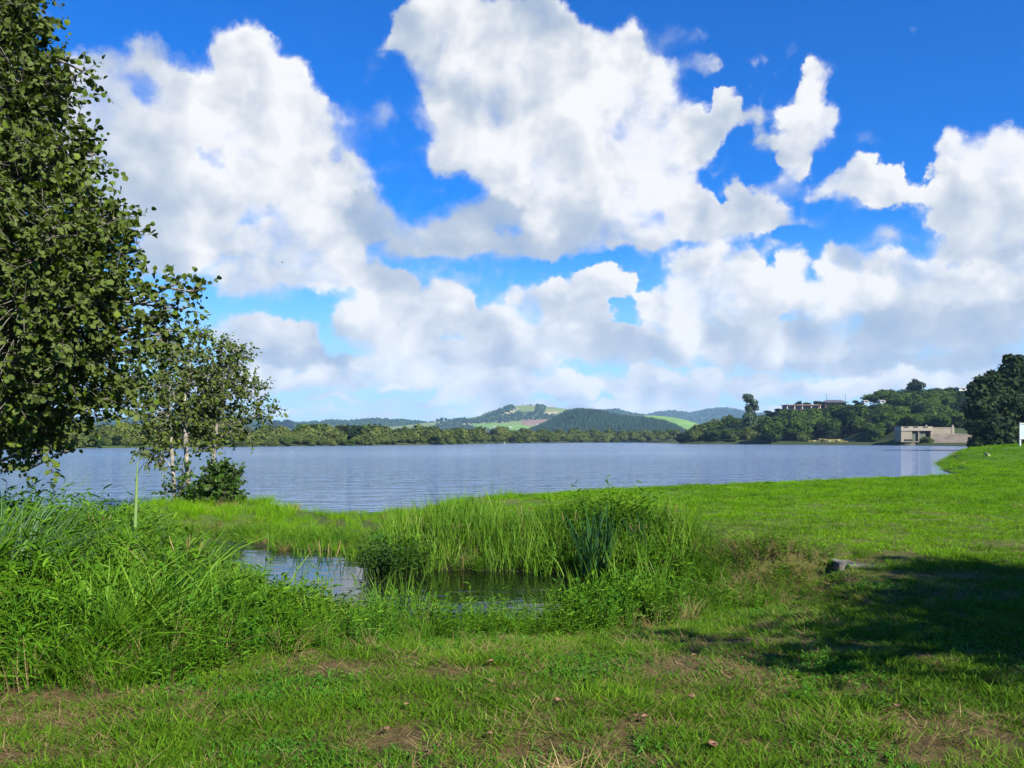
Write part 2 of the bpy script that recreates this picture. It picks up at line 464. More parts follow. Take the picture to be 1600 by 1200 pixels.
def plain_mat(name, c0, c1, scale=3.0, rough=.85, bump=.0, detail=5, spec=.2):
    M = Mat(name)
    tc = M.n('ShaderNodeNewGeometry')
    nz = M.noise(tc.outputs['Position'], scale, detail, .6)
    p = M.n('ShaderNodeBsdfPrincipled')
    M.l(M.ramp(nz, [(.3, c0), (.7, c1)]), p.inputs['Base Color'])
    p.inputs['Roughness'].default_value = rough; p.inputs['Specular IOR Level'].default_value = spec
    if bump:
        b = M.n('ShaderNodeBump'); b.inputs['Strength'].default_value = bump; b.inputs['Distance'].default_value = .03
        M.l(M.noise(tc.outputs['Position'], scale * 6, 4, .6), b.inputs['Height']); M.l(b.outputs[0], p.inputs['Normal'])
    M.l(p.outputs[0], M.out.inputs[0])
    return M.m

# ------------------------------------------------------------------ the lie of the land
# outline of the lake (with its reedy inlet running in to the culvert), at water level
LAKE = np.array([
 (-260, 60), (-160, 34), (-60, 16), (-30, 14.2), (-16, 13.6), (-11, 13.9), (-8, 14.6), (-5.8, 15.0), (-4.6, 13.2), (-3.2, 11.2), (-1.8, 10.0), (-.9, 9.45),
 (.5, 9.35), (1.1, 9.7), (1.7, 10.05), (2.4, 10.25), (2.8, 10.7), (2.6, 11.3), (2.2, 11.7),
 (1.3, 12.5), (0, 12.9), (-1.7, 13.1), (-2.4, 14.0), (-3.2, 15.2), (-4.5, 15.6), (-5.5, 16.6), (-7, 17.2), (-8.8, 18.2), (-10.4, 20.3), (-10.3, 23.0),
 (-7.6, 24.3), (-5.8, 23.2), (-4.7, 22.0), (-3.4, 22.8), (-1.4, 23.2), (-.3, 25.0), (1.5, 27.2), (4.4, 28.8), (9.3, 31.9), (14.4, 35.3), (18.5, 37.2), (20.9, 38.4), (22.2, 40.5),
 (25, 46), (28.3, 54), (31.4, 60), (36.5, 71), (48, 88), (62, 108), (78, 132), (96, 160), (118, 195), (134, 230), (141, 262), (140, 288), (122, 322), (110, 348),
 (98, 374), (84, 386), (79, 392), (84, 405), (98, 430), (118, 500), (116, 585), (60, 592), (0, 470), (-26, 345), (-55, 284), (-78, 245),
 (-104, 194), (-140, 160), (-190, 130), (-260, 112)], float)

def terrain(x, y):
    x = np.asarray(x, float); y = np.asarray(y, float)
    d = poly_dist(x, y, LAKE); ins = in_poly(x, y, LAKE)
    sd = np.where(ins, -d, d)
    near = np.exp(-((y - 12) / 16.) ** 2)
    nearside = (1 - sm(y, 10.4, 11.6)) * sm(x, -5.6, -4.2) * (1 - sm(x, 3.2, 4.4))
    bank = .45 * sm(sd, -.15, 1.4 + 2.3 * nearside)
    z = WATER + np.where(ins, -.55 * sm(d, 0, 2.2), 0) + np.where(~ins, bank, 0)
    land = sm(sd, .2, 2.5)
    # the ditch from the culvert to the inlet
    t = np.clip(((x - 2.4) * 2.25 + (y - 10.8) * .2) / (2.25 ** 2 + .2 ** 2), 0, 1)
    dd = np.hypot(x - 2.4 - 2.25 * t, y - 10.8 - .2 * t)
    z = np.where(ins, z, np.maximum(z - .42 * np.exp(-(dd / .42) ** 2), np.minimum(z, WATER + .06)))
    # gentle swells, tussocks
    z = z + land * ((fbm(x * .11, y * .11, 3, 3) - .5) * .26 * sm(y, 8, 16) + (fbm(x * .9, y * .9, 11, 3) - .5) * .055)
    # tongue of land with the saplings lies low
    z = z - .22 * np.exp(-((x + 6.6) / 3.2) ** 2 - ((y - 20.5) / 3.6) ** 2) * land
    low = sm(x, -7.0, -5.2) * (1 - sm(x, -2.6, -1.2)) * sm(y, 13.5, 15) * (1 - sm(y, 23, 26))
    z = np.where(ins, z, z + low * (np.minimum(z, WATER + .10) - z))
    # grass mound on the right bank
    z = z + land * (1.25 * np.exp(-((x - 47) / 11.) ** 2 - ((y - 70) / 12.) ** 2) + .5 * np.exp(-((x - 40) / 6) ** 2 - ((y - 62) / 6) ** 2))
    # the wooded slope behind the right shore, and the bank behind the shed
    top = np.interp(x, (80, 102, 130, 147, 177, 205, 239, 300), (0, 2, 8, 15.5, 18, 19, 20.5, 22))
    z = z + top * sm(y, 338, 436) * (1 - sm(y, 500, 640))
    z = z + 5.0 * sm(y, 291, 306) * sm(x, 137, 146) * (1 - sm(y, 325, 400))
    # rising country far off
    r = np.hypot(x, y)
    z = z + sm(r, 620, 1500) * 6.0 * (fbm(x * .002, y * .002, 21, 3)) + (sm(r, 180, 420) * .8 * land)
    return z, sd

def ground_z(x, y): return float(terrain(np.array([x]), np.array([y]))[0][0])

def make_ground():
    ang = np.concatenate((np.arange(-38, 38, .2), np.arange(38, 322, 4.0)))
    ang = np.radians(ang)
    rad = np.concatenate(([.6], np.geomspace(1.2, 60, 300), np.geomspace(60.8, 500, 170)[1:], np.geomspace(510, 9000, 40)))
    A, Q = np.meshgrid(ang, rad)
    X, Y = Q * np.sin(A), Q * np.cos(A)
    Z, SD = terrain(X.ravel(), Y.ravel())
    v = np.column_stack((X.ravel(), Y.ravel(), Z))
    na, nr = len(ang), len(rad)
    i = np.arange(nr - 1)[:, None] * na; k = np.arange(na)[None]; k2 = (k + 1) % na
    f = np.stack((i + k, i + na + k, i + na + k2, i + k2), -1).reshape(-1, 4)
    v = np.vstack((v, [[0, 0, ground_z(0, 0)]]))
    c = len(v) - 1
    tri = np.stack((np.full(na, c), np.arange(na), (np.arange(na) + 1) % na), -1)
    M = Mat('turf_soil')
    geo = M.n('ShaderNodeNewGeometry'); pos = geo.outputs['Position']
    n1 = M.noise(pos, .35, 5, .6); n2 = M.noise(pos, 7.0, 5, .65); n3 = M.noise(pos, .012, 4, .55)
    soil = M.ramp(n2, [(.3, (.030, .018, .009)), (.5, (.075, .045, .020)), (.72, (.15, .10, .045))])
    turf = M.ramp(n1, [(.3, (.035, .085, .008)), (.55, (.055, .13, .010)), (.75, (.10, .15, .02))])
    sp = M.n('ShaderNodeSeparateXYZ'); M.l(pos, sp.inputs[0])
    mr = M.n('ShaderNodeMapRange'); M.l(sp.outputs[1], mr.inputs[0])
    for k_, q in ((1, 6.0), (2, 26.0), (3, .08), (4, .97)): mr.inputs[k_].default_value = q
    col = M.mix(mr.outputs[0], soil, turf)
    far = M.ramp(n3, [(.35, (.022, .036, .010)), (.5, (.032, .05, .014)), (.65, (.05, .062, .02))])
    mr2 = M.n('ShaderNodeMapRange'); M.l(sp.outputs[1], mr2.inputs[0])
    for k_, q in ((1, 120.0), (2, 260.0), (3, 0.0), (4, 1.0)): mr2.inputs[k_].default_value = q
    col = M.mix(mr2.outputs[0], col, far)
    # wet mud where the bank meets the water
    mud = M.n('ShaderNodeMapRange'); M.l(sp.outputs[2], mud.inputs[0])
    for k_, q in ((1, WATER + .16), (2, WATER - .02), (3, 0.0), (4, 1.0)): mud.inputs[k_].default_value = q
    col = M.mix(mud.outputs[0], col, (.022, .018, .011))
    p = M.n('ShaderNodeBsdfPrincipled'); M.l(col, p.inputs['Base Color']); p.inputs['Roughness'].default_value = .95; p.inputs['Specular IOR Level'].default_value = .15
    b = M.n('ShaderNodeBump'); b.inputs['Strength'].default_value = .8; b.inputs['Distance'].default_value = .03
    M.l(n2, b.inputs['Height']); M.l(b.outputs[0], p.inputs['Normal'])
    M.l(p.outputs[0], M.out.inputs[0])
    tag(link('ground', mesh('ground', v, [f, tri], M.m, smooth=True)), 'grassy lake shore rising to far fields', kind='structure')
make_ground()

WAVE1, WAVE2 = .75, .26
def make_water():
    M = Mat('lake_water')
    geo = M.n('ShaderNodeNewGeometry'); pos = geo.outputs['Position']
    mp = M.n('ShaderNodeMapping'); M.l(pos, mp.inputs[0]); mp.inputs['Scale'].default_value = (.55, 1.5, 1)
    mp.inputs['Rotation'].default_value = (0, 0, R(12))
    sp = M.n('ShaderNodeSeparateXYZ'); M.l(pos, sp.inputs[0])
    mp2 = M.n('ShaderNodeMapping'); M.l(pos, mp2.inputs[0]); mp2.inputs['Scale'].default_value = (.010, .045, 1)
    slick = M.noise(mp2.outputs[0], 1.0, 4, .6)
    wind = M.n('ShaderNodeMapRange', interpolation_type='SMOOTHSTEP'); M.l(slick, wind.inputs[0])
    for k_, q in ((1, .36), (2, .62), (3, .38), (4, 1.05)): wind.inputs[k_].default_value = q
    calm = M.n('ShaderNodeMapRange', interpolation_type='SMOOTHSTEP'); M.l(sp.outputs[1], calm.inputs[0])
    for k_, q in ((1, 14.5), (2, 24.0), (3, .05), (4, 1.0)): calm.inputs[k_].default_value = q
    # wave slopes from the height of the ripples at three neighbouring points
    def height(dx, dy):
        q = M.n('ShaderNodeVectorMath', operation='ADD'); M.l(pos, q.inputs[0]); q.inputs[1].default_value = (dx, dy, 0)
        m_ = M.n('ShaderNodeMapping'); M.l(q.outputs[0], m_.inputs[0]); m_.inputs['Scale'].default_value = (.55, 1.5, 1)
        m_.inputs['Rotation'].default_value = (0, 0, R(12))
        return M.math('ADD', M.math('MULTIPLY', M.noise(m_.outputs[0], .9, 2, .5), WAVE1), M.math('MULTIPLY', M.noise(m_.outputs[0], 3.6, 2, .5), WAVE2))
    h0, hx_, hy_ = height(0, 0), height(.03, 0), height(0, .03)
    k_ = M.math('MULTIPLY', M.math('MULTIPLY', wind.outputs[0], calm.outputs[0]), -1 / .03)
    cn = M.n('ShaderNodeCombineXYZ')
    M.l(M.math('MULTIPLY', M.math('SUBTRACT', hx_, h0), k_), cn.inputs[0]); M.l(M.math('MULTIPLY', M.math('SUBTRACT', hy_, h0), k_), cn.inputs[1]); cn.inputs[2].default_value = 1.0
    b = M.n('ShaderNodeVectorMath', operation='NORMALIZE'); M.l(cn.outputs[0], b.inputs[0])
    p = M.n('ShaderNodeBsdfPrincipled')
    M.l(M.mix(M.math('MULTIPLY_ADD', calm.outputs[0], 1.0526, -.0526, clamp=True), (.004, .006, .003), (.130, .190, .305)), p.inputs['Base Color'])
    p.inputs['IOR'].default_value = 1.33
    rg = M.n('ShaderNodeMapRange'); M.l(sp.outputs[1], rg.inputs[0])
    for k_, q in ((1, 14.0), (2, 120.0), (3, .02), (4, .10)): rg.inputs[k_].default_value = q
    M.l(rg.outputs[0], p.inputs['Roughness'])
    M.l(b.outputs[0], p.inputs['Normal']); M.l(p.outputs[0], M.out.inputs[0])
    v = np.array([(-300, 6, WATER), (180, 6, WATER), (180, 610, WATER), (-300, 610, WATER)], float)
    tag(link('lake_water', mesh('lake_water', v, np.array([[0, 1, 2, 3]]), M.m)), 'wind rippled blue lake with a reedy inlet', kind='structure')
make_water()

# ------------------------------------------------------------------ far hills
def crest_mesh(pts, Y, depth, foot, n=160, rows=26, rough=1.0, seed=1, skew=.55):
    """a hill whose crest passes through the sighted points, Y metres away"""
    pts = np.array(pts, float)
    xs = np.linspace(pts[0, 0], pts[-1, 0], n)
    ys = np.interp(xs, pts[:, 0], pts[:, 1])
    k = np.array([1, 2, 3, 2, 1]) / 9.0
    ys = np.convolve(np.pad(ys, 2, mode='edge'), k, 'valid')
    X = (xs - 800) / F * Y; Zc = EYE + (HORIZON - ys) / F * Y
    t = np.linspace(0, 1, rows)
    prof = np.where(t < skew, np.sin(np.clip(t / skew, 0, 1) * math.pi / 2) ** 1.25, np.cos(np.clip((t - skew) / (1 - skew), 0, 1) * math.pi / 2))
    yy = Y + (t - skew) * depth
    XX = X[None] * (1 + 0 * t[:, None]); YY = np.repeat(yy[:, None], n, 1)
    ZZ = foot + (Zc[None] - foot) * prof[:, None]
    nz = (fbm(XX * .012, YY * .012, seed, 4) - .5) * rough * (Zc[None] - foot) * .22 * np.sin(np.pi * prof[:, None]) 
    ZZ = ZZ + nz
    v = np.stack((XX, YY, ZZ), -1).reshape(-1, 3)
    i = np.arange(rows - 1)[:, None] * n; j = np.arange(n - 1)[None]
    f = np.stack((i + j, i + j + 1, i + n + j + 1, i + n + j), -1).reshape(-1, 4)
    return v, f, XX, YY, ZZ

def hill_mat(name, stops, scale, stops2=None, scale2=.02, mixr=(.45, .55)):
    M = Mat(name)
    geo = M.n('ShaderNodeNewGeometry'); pos = geo.outputs['Position']
    c = M.ramp(M.noise(pos, scale, 5, .6), stops)
    if stops2:
        c2 = M.ramp(M.noise(pos, scale2 * 2.3, 5, .6), stops2)
        mr = M.n('ShaderNodeMapRange'); M.l(M.noise(pos, scale2, 4, .55), mr.inputs[0])
        mr.inputs[1].default_value, mr.inputs[2].default_value = mixr
        c = M.mix(mr.outputs[0], c, c2)
    p = M.n('ShaderNodeBsdfPrincipled'); M.l(c, p.inputs['Base Color']); p.inputs['Roughness'].default_value = .95; p.inputs['Specular IOR Level'].default_value = .1
    M.l(p.outputs[0], M.out.inputs[0])
    return M.m

PASTURE = hill_mat('pasture', [(.35, (.10, .14, .045)), (.55, (.14, .18, .055)), (.7, (.19, .19, .09))], .01)
GREENF = hill_mat('green_field', [(.35, (.10, .19, .035)), (.65, (.15, .25, .05))], .02)
TANF = hill_mat('dry_field', [(.35, (.26, .22, .12)), (.65, (.36, .30, .18))], .02)
SCRUB = hill_mat('hill_scrub', [(.35, (.03, .05, .022)), (.65, (.06, .085, .035))], .03)
REDF = hill_mat('cleared_ground', [(.35, (.16, .10, .08)), (.65, (.22, .16, .11))], .03)
DARKW = hill_mat('wood_floor', [(.35, (.012, .025, .014)), (.65, (.022, .04, .02))], .02)
BLUEW = hill_mat('far_wood', [(.35, (.012, .024, .018)), (.65, (.026, .045, .03))], .02)

def hill(name, label, pts, Y, depth, foot, mats, regions=(), **kw):
    v, f, XX, YY, ZZ = crest_mesh(pts, Y, depth, foot, **kw)
    c = v[f].mean(axis=1)
    px_ = 800 + c[:, 0] / c[:, 1] * F; py_ = HORIZON - (c[:, 2] - EYE) / c[:, 1] * F
    mi = np.zeros(len(f), int)
    front = c[:, 1] < Y + depth * .02
    for k, poly in regions:
        mi[in_poly(px_, py_ + (vnoise(px_ * .2, py_ * .2, 5) - .5) * 2, np.array(poly, float)) & front] = k
    return tag(link(name, mesh(name, v, f, mats, smooth=True, midx=mi)), label, kind='structure'), (XX, YY, ZZ)

peak_o, PEAK = hill('hill', 'broad farmed hill with tan and green fields',
 [(520, 672), (600, 668), (640, 664), (690, 659), (721, 656), (753, 650), (771, 643), (785, 637), (800, 635), (817, 634), (832, 634), (856, 636), (885, 640), (905, 644), (940, 648), (985, 653), (1040, 664), (1090, 676)],
 3000, 1500, 6, [PASTURE, TANF, SCRUB, GREENF, REDF], [
  (2, [(735, 656), (800, 634), (806, 640), (770, 655), (740, 660)]), (1, [(768, 655), (795, 640), (812, 637), (800, 645), (778, 656)]),
  (2, [(720, 654), (770, 654), (800, 645), (850, 641), (850, 655), (780, 660), (715, 661)]), (2, [(838, 634), (852, 636), (850, 650), (836, 644)]),
  (1, [(853, 643), (872, 643), (868, 648), (850, 650)]), (2, [(845, 648), (880, 648), (870, 656), (843, 655)]),
  (4, [(815, 656), (868, 653), (850, 662), (815, 664)]), (3, [(735, 662), (815, 663), (830, 668), (800, 676), (740, 673)]), (1, [(718, 660), (740, 661), (738, 664), (716, 664)]),
  (2, [(690, 660), (735, 665), (790, 676), (680, 680)])], n=200, rows=60, rough=.5, seed=4)
right_o, GREENH = hill('hill.001', 'smooth pale green hillside',
 [(930, 656), (964, 648), (1000, 649), (1030, 650), (1048, 652), (1069, 657), (1085, 664), (1110, 676), (1150, 690)],
 2300, 700, 4, [GREENF, PASTURE, SCRUB], [(2, [(940, 640), (1002, 640), (1006, 652), (960, 655)])], n=90, rows=30, rough=.35, seed=9)
conif_o, CONIF = hill('hill.002', 'dark conifer covered hill',
 [(800, 682), (825, 678), (859, 663), (885, 648), (901, 645), (927, 647), (948, 651), (964, 656), (1006, 659), (1035, 664), (1044, 676), (1052, 684)],
 1800, 560, 3, [DARKW], n=120, rows=40, rough=.3, seed=14)
blue_o, BLUEH = hill('hill.003', 'distant blue wooded hills',
 [(985, 662), (1015, 651), (1031, 648), (1042, 646), (1058, 647), (1074, 651), (1095, 646), (1116, 642), (1131, 642), (1147, 646), (1175, 650), (1230, 654), (1330, 660), (1420, 668)],
 5200, 1600, 20, [BLUEW], n=140, rows=24, rough=.3, seed=19)
mid_o, MIDH = hill('hill.004', 'long low dark wooded ridge beyond the far shore',
 [(-300, 664), (-100, 662), (60, 660), (200, 662), (300, 657), (350, 657), (400, 664), (440, 668), (493, 667), (516, 664), (548, 665), (590, 661), (627, 663), (658, 666), (690, 668), (740, 676)],
 2900, 600, 3, [BLUEW, PASTURE], n=200, rows=24, rough=.3, seed=23)
back_o, BACKH = hill('hill.005', 'hazy wooded ridge behind the conifer hill',
 [(860, 660), (900, 646), (930, 645), (953, 645), (961, 643), (974, 648), (1000, 652), (1030, 660), (1060, 670)],
 3900, 900, 10, [SCRUB, TANF], [(1, [(975, 649), (1000, 651), (1000, 655), (970, 654)])], n=90, rows=20, rough=.3, seed=29)

# ------------------------------------------------------------------ crowns seen from afar
def crown(blobs, n, size, seed, core=.55, droop=0.0):
    g = np.random.default_rng(seed)
    bl = np.array(blobs, float)
    area = (bl[:, 3] * bl[:, 4] * bl[:, 5]) ** (2 / 3); pick = g.choice(len(bl), n, p=area / area.sum())
    d = nrm(g.normal(size=(n, 3))); rr = 1 - core * g.random(n) ** 2.2
    wob = .82 + .36 * g.random(n)
    b = bl[pick]
    pos = b[:, :3] + d * b[:, 3:] * (rr * (1 + .10 * g.normal(size=n)))[:, None]
    keep = pos[:, 2] > bl[:, 2].min() - bl[:, 5].max() * 1.2
    pos, d = pos[keep], d[keep]; m = len(pos)
    nor = nrm(d + g.normal(size=(m, 3)) * .55 + (0, 0, .35))
    ax = nrm(np.cross(nor, g.normal(size=(m, 3)))) + (0, 0, -droop)
    v, f = leaves(pos - nrm(ax) * size * .4, ax, nor, size * (.7 + .6 * g.random(m)), size * (.8 + .5 * g.random(m)), CLUMP_LEAF)
    return v, f

OLIVE = leaf_mat('olive_willow_leaves', [(.1, (.028, .038, .010)), (.45, (.062, .090, .016)), (.8, (.135, .15, .03))], wscale=.12, trans=.2, spec=.15, rough=.7)
WOOD = leaf_mat('hillside_leaves', [(.1, (.016, .036, .007)), (.45, (.048, .092, .011)), (.85, (.135, .19, .022))], wscale=.08, trans=.2, spec=.15, rough=.7)
DARKLEAF = leaf_mat('shaded_evergreen_leaves', [(.1, (.007, .014, .006)), (.5, (.017, .033, .009)), (.9, (.055, .085, .018))], wscale=.3, trans=.12, spec=.12, rough=.7, inst=.2)  # evergreen colour, darkened further for the cloud shadow on the right bank trees
GREYGREEN = leaf_mat('gum_leaves', [(.1, (.025, .045, .025)), (.5, (.045, .075, .035)), (.9, (.08, .11, .05))], wscale=.2, trans=.15, spec=.2)
FARCON = leaf_mat('conifer_needles', [(.1, (.010, .026, .014)), (.5, (.018, .04, .02)), (.9, (.03, .06, .028))], wscale=.02, trans=0.0, spec=.1, rough=.8)
BARK = plain_mat('bark', (.05, .04, .03), (.13, .11, .085), 4, bump=.5)

def trunk_part(h, r, seed, forks=3):
    g = np.random.default_rng(seed)
    parts = []
    p = np.array([(0, 0, -.05 * h), (.02 * h * g.normal(), .02 * h * g.normal(), .25 * h), (.04 * h * g.normal(), .04 * h * g.normal(), .55 * h)])
    parts.append(tube(p, [r * 1.25, r * .9, r * .6], 6))
    for k in range(forks):
        a = 6.28 * (k + g.random()) / forks
        q = p[1] + (p[2] - p[1]) * g.random()
        e = q + np.array((math.cos(a) * .3, math.sin(a) * .3, .32)) * h
        parts.append(tube(np.array([q, (q + e) / 2 + (0, 0, .03 * h), e]), [r * .5, r * .35, r * .15], 5))
    return join(parts)

def round_blobs(seed, n=7, flat=1.0, top=1.25):
    g = np.random.default_rng(seed)
    out = [(0, 0, .75 * flat, .62, .62, .62 * flat)]
    for k in range(n):
        a = 6.28 * (k + g.random() * .8) / n; r = g.uniform(.35, .62); s = g.uniform(.32, .5)
        out.append((r * math.cos(a), r * math.sin(a), g.uniform(.32, top - s * .6) * flat, s, s, s * .85 * flat))
    return out
BUSHES = []
for k in range(6):
    v, f = crown(round_blobs(100 + k, 8, .85, 1.2), 1700, .15, 40 + k)
    BUSHES.append((mesh('bush_crown', v, f, OLIVE), mesh('bush_stem', *trunk_part(.8, .04, k), BARK)))
TREES = []
for k in range(6):
    bl = round_blobs(200 + k, 11, 1.25, 1.7); bl = [(a, b, c + .35, d, e, f_) for a, b, c, d, e, f_ in bl]
    v, f = crown(bl, 3800, .11, 60 + k)
    TREES.append((mesh('tree_crown', v, f, WOOD), mesh('tree_trunk', *trunk_part(1.3, .05, 20 + k), BARK)))
DARKS = [(mesh('dark_crown', *crown([(a, b, c + .3, d, e, f_) for a, b, c, d, e, f_ in round_blobs(300 + k, 11, 1.3, 1.8)], 4200, .11, 80 + k), DARKLEAF), TREES[k][1]) for k in range(3)]

def tree(name, label, cat, loc, r, h, proto, rot, group=None):
    """r crown radius, h height; the prototype is 1 wide and ht tall"""
    o = thing(name, label, cat, loc, rot, group)
    ht = max(v.co.z for v in proto[0].vertices) if proto[0].get('ht') is None else proto[0]['ht']
    proto[0]['ht'] = ht
    o.scale = (r, r, h / ht)
    link('crown', proto[0], o); link('trunk', proto[1], o)
    return o

def zone(x):
    for lim_, w in ((60, 'behind the alder'), (200, 'between alder and saplings'), (440, 'behind the saplings'), (520, 'just right of the saplings'), (690, 'below the long dark ridge'),
                    (770, 'left of the white marker post'), (830, 'below the farmed hill'), (930, 'left of the conifer hill'), (1010, 'below the conifer hill')):
        if x < lim_: return w
    return 'below the pale hillside'
def slope_zone(x, u):
    row_ = 'low on' if u < .33 else ('halfway up' if u < .66 else 'high on')
    w = 'below the left house' if x < 1290 else 'below the dark roofed house' if x < 1345 else 'below the white cottages' if x < 1400 else 'above the concrete shed' if x < 1460 else 'above the earth ramp' if x < 1520 else 'behind the dark evergreens'
    return row_ + ' the wooded slope ' + w
# ------------------------------------------------------------------ bushes along the far shore
g = np.random.default_rng(11)
shore = [(-140, 160), (-104, 194), (-78, 245), (-55, 284), (-26, 345), (0, 470), (60, 592), (116, 590)]
sp_ = np.array([(800 + X / Y * F, Y) for X, Y in shore])
Hpx = ((-340, 40), (100, 38), (300, 32), (420, 27), (560, 30), (700, 25), (900, 20), (1050, 17))
hx, hy = np.array(Hpx, float).T
for row, (step, back, lo, hi) in enumerate(((14, -3.0, .36, .62), (19, 7, .78, 1.0), (26, 18, .9, 1.12))):
    x = -330.0
    while x < 1062:
        Y = np.interp(x, sp_[:, 0], sp_[:, 1]) + back + g.uniform(0, 5)
        X = (x - 800) / F * Y
        hp = np.interp(x, hx, hy) * g.uniform(lo, hi) * (1.12 if g.random() < .12 else 1)
        h = hp / F * Y; r = h * g.uniform(.55, .85)
        p = BUSHES[g.integers(6)] if g.random() < .84 else (TREES + DARKS)[g.integers(9)]
        lab = ('low olive willow bush at the far water edge ', 'rounded olive willow on the far shore ', 'tall olive tree at the back of the far shore ')[row] + zone(x)
        tree(('willow_bush', 'willow_tree', 'shore_tree')[row], lab, ('bush', 'tree', 'tree')[row], (X, Y, ground_z(X, Y) - .15), r, h, p, g.uniform(0, 6.28),
             ('low bushes along the far shore', 'willows along the far shore', 'trees behind the far willows')[row])
        x += step * g.uniform(.7, 1.35) * (1.0 if x > 0 else 1.8)

# ------------------------------------------------------------------ trees of the right shore and its slope
def at_tree(x, ytop, w, Y, kind, name, label, group=None, base=None):
    X = (x - 800) / F * Y
    z = ground_z(X, Y) - .2 if base is None else base
    h = EYE + (HORIZON - ytop) / F * Y - z
    pr = {'t': TREES, 'b': BUSHES, 'd': DARKS}[kind]
    return tree(name, label, 'bush' if 'bush' in name else 'tree', (X, Y, z), w / 2 / F * Y, h, pr[g.integers(len(pr))], g.uniform(0, 6.28), group)
GS = 'trees along the right shore'
for x, yt, w, Y, k in ((1072, 676, 30, 394, 'd'), (1092, 664, 42, 397, 'b'), (1112, 668, 46, 394, 'd'), (1132, 666, 40, 395, 'd'), (1120, 660, 34, 408, 't'), (1152, 662, 40, 398, 'd'),
                       (1148, 650, 36, 420, 't'), (1168, 668, 44, 394, 't'), (1186, 664, 48, 392, 't'), (1190, 650, 40, 410, 't'), (1208, 668, 40, 388, 'd')):
    at_tree(x, yt, w, Y, k, 'shore_tree', 'dark green tree crowding the point where the right shore begins', GS)
at_tree(1216, 647, 56, 392, 'd', 'shade_tree', 'dark rounded shore tree below the left house on the hill')
at_tree(1242, 655, 54, 352, 't', 'shore_bush', 'bright green bushy tree at the left end of the pale eroded bank')
at_tree(1370, 673, 40, 318, 't', 'shore_bush', 'green bush at the water between the eroded bank and the shed')
at_tree(1352, 682, 26, 322, 'b', 'shore_bush', 'small low bush beside the right end of the eroded bank')
at_tree(1447, 681, 22, 287, 'b', 'shore_bush', 'small dark bush growing in front of the shed openings')
at_tree(1398, 683, 20, 312, 'b', 'shore_bush', 'small bush on the bank just left of the concrete shed')
for k in range(58):
    x = 1058 + 450 * (k + g.random()) / 58
    xs_, ys_ = np.array([(1070, 391), (1105, 377), (1140, 372), (1190, 362), (1230, 352), (1262, 336), (1330, 330), (1360, 318), (1398, 302), (1520, 300)], float).T
    Y = np.interp(x, xs_, ys_) + g.uniform(4, 12) + (10 if 1255 < x < 1365 else 0) + (14 if x > 1400 else 0)
    if 1400 < x < 1512: continue
    X = (x - 800) / F * Y; h = g.uniform(3.0, 6.0)
    pr = (BUSHES, TREES, DARKS)[g.integers(3)]
    tree('waterside_tree', ('low bushy green tree at the water, ' + ('along the left of the point' if x < 1130 else 'right of the point' if x < 1200 else 'below the left house' if x < 1290 else 'behind the pale eroded bank' if x < 1365 else 'just left of the shed' if x < 1420 else 'behind the dark evergreens')), 'tree', (X, Y, ground_z(X, Y) - .3), h * g.uniform(.5, .75), h, pr[g.integers(len(pr))], g.uniform(0, 6.28), 'low trees at the foot of the wood')
for k in range(30):
    Y = g.uniform(398, 560); X = np.interp(Y, (398, 430, 500, 560), (84, 100, 121, 119)) + g.uniform(0, 16)
    h = g.uniform(4, 8)
    tree('waterside_tree', 'small tree on the shore running back behind the point', 'tree', (X, Y, ground_z(X, Y) - .3), h * g.uniform(.5, .8), h, BUSHES[g.integers(6)], g.uniform(0, 6.28), 'trees on the shore behind the point')
for k in range(26):
    x = g.uniform(1358, 1525); Y = g.uniform(318, 346) if x > 1395 else g.uniform(312, 332)
    X = (x - 800) / F * Y; h = g.uniform(4.5, 8)
    tree('waterside_tree', 'bushy tree close behind ' + ('the left side of the shed' if x < 1405 else 'the roof of the concrete shed' if x < 1458 else 'the low wall over the earth ramp'), 'tree', (X, Y, ground_z(X, Y) - .3), h * g.uniform(.45, .7), h, TREES[g.integers(6)], g.uniform(0, 6.28), 'trees close behind the shed')
GH = 'trees on the wooded slope'
lim = ((1180, 655), (1226, 642), (1228, 637.5), (1284, 637), (1290, 631.5), (1300, 630.5), (1336, 630), (1345, 630), (1350, 629.5), (1390, 629), (1400, 612), (1520, 608), (1700, 600))
lx, ly = np.array(lim, float).T
for k in range(235):
    x = g.uniform(1190, 1640); u = g.random()
    Y = 342 + 100 * u
    X = (x - 800) / F * Y
    if x > 1395 and Y < 352: continue
    z = ground_z(X, Y)
    h = g.uniform(7, 12); r = h * g.uniform(.38, .56)
    yt = HORIZON - (z + h - EYE) / Y * F
    L_ = np.interp(x, lx, ly)
    if yt < L_:
        h = (HORIZON - L_) / F * Y + EYE - z - g.uniform(0, .8); r = min(r, h * .75)
        if h < 2.2: continue
    pr = DARKS if g.random() < .16 else TREES
    tree('hill_tree', ('dark ' if pr is DARKS else 'leafy ') + 'green tree ' + slope_zone(x, u), 'tree', (X, Y, z - .2), r, h, pr[g.integers(len(pr))], g.uniform(0, 6.28), GH)
for x, yt, w, Y, k, lab in ((1372, 612, 52, 452, 't', 'leftmost rounded tree of the skyline mound above the cottages'), (1395, 607, 60, 455, 't', 'rounded tree of the skyline mound just left of the lone pine'), (1450, 606, 56, 455, 't', 'rounded tree on the skyline just right of the lone pine'), (1478, 605, 60, 452, 't', 'broad rounded tree on the skyline between the pine and the pale cottage'), (1500, 612, 50, 456, 'd', 'dark tree on the skyline below the pale cottage'), (1530, 606, 60, 458, 'd', 'dark skyline tree half behind the evergreens'), (1585, 600, 80, 455, 't', 'skyline tree hidden behind the tallest evergreen')):
    at_tree(x, yt, w, Y, k, 'skyline_tree', lab, 'trees on the hill skyline')
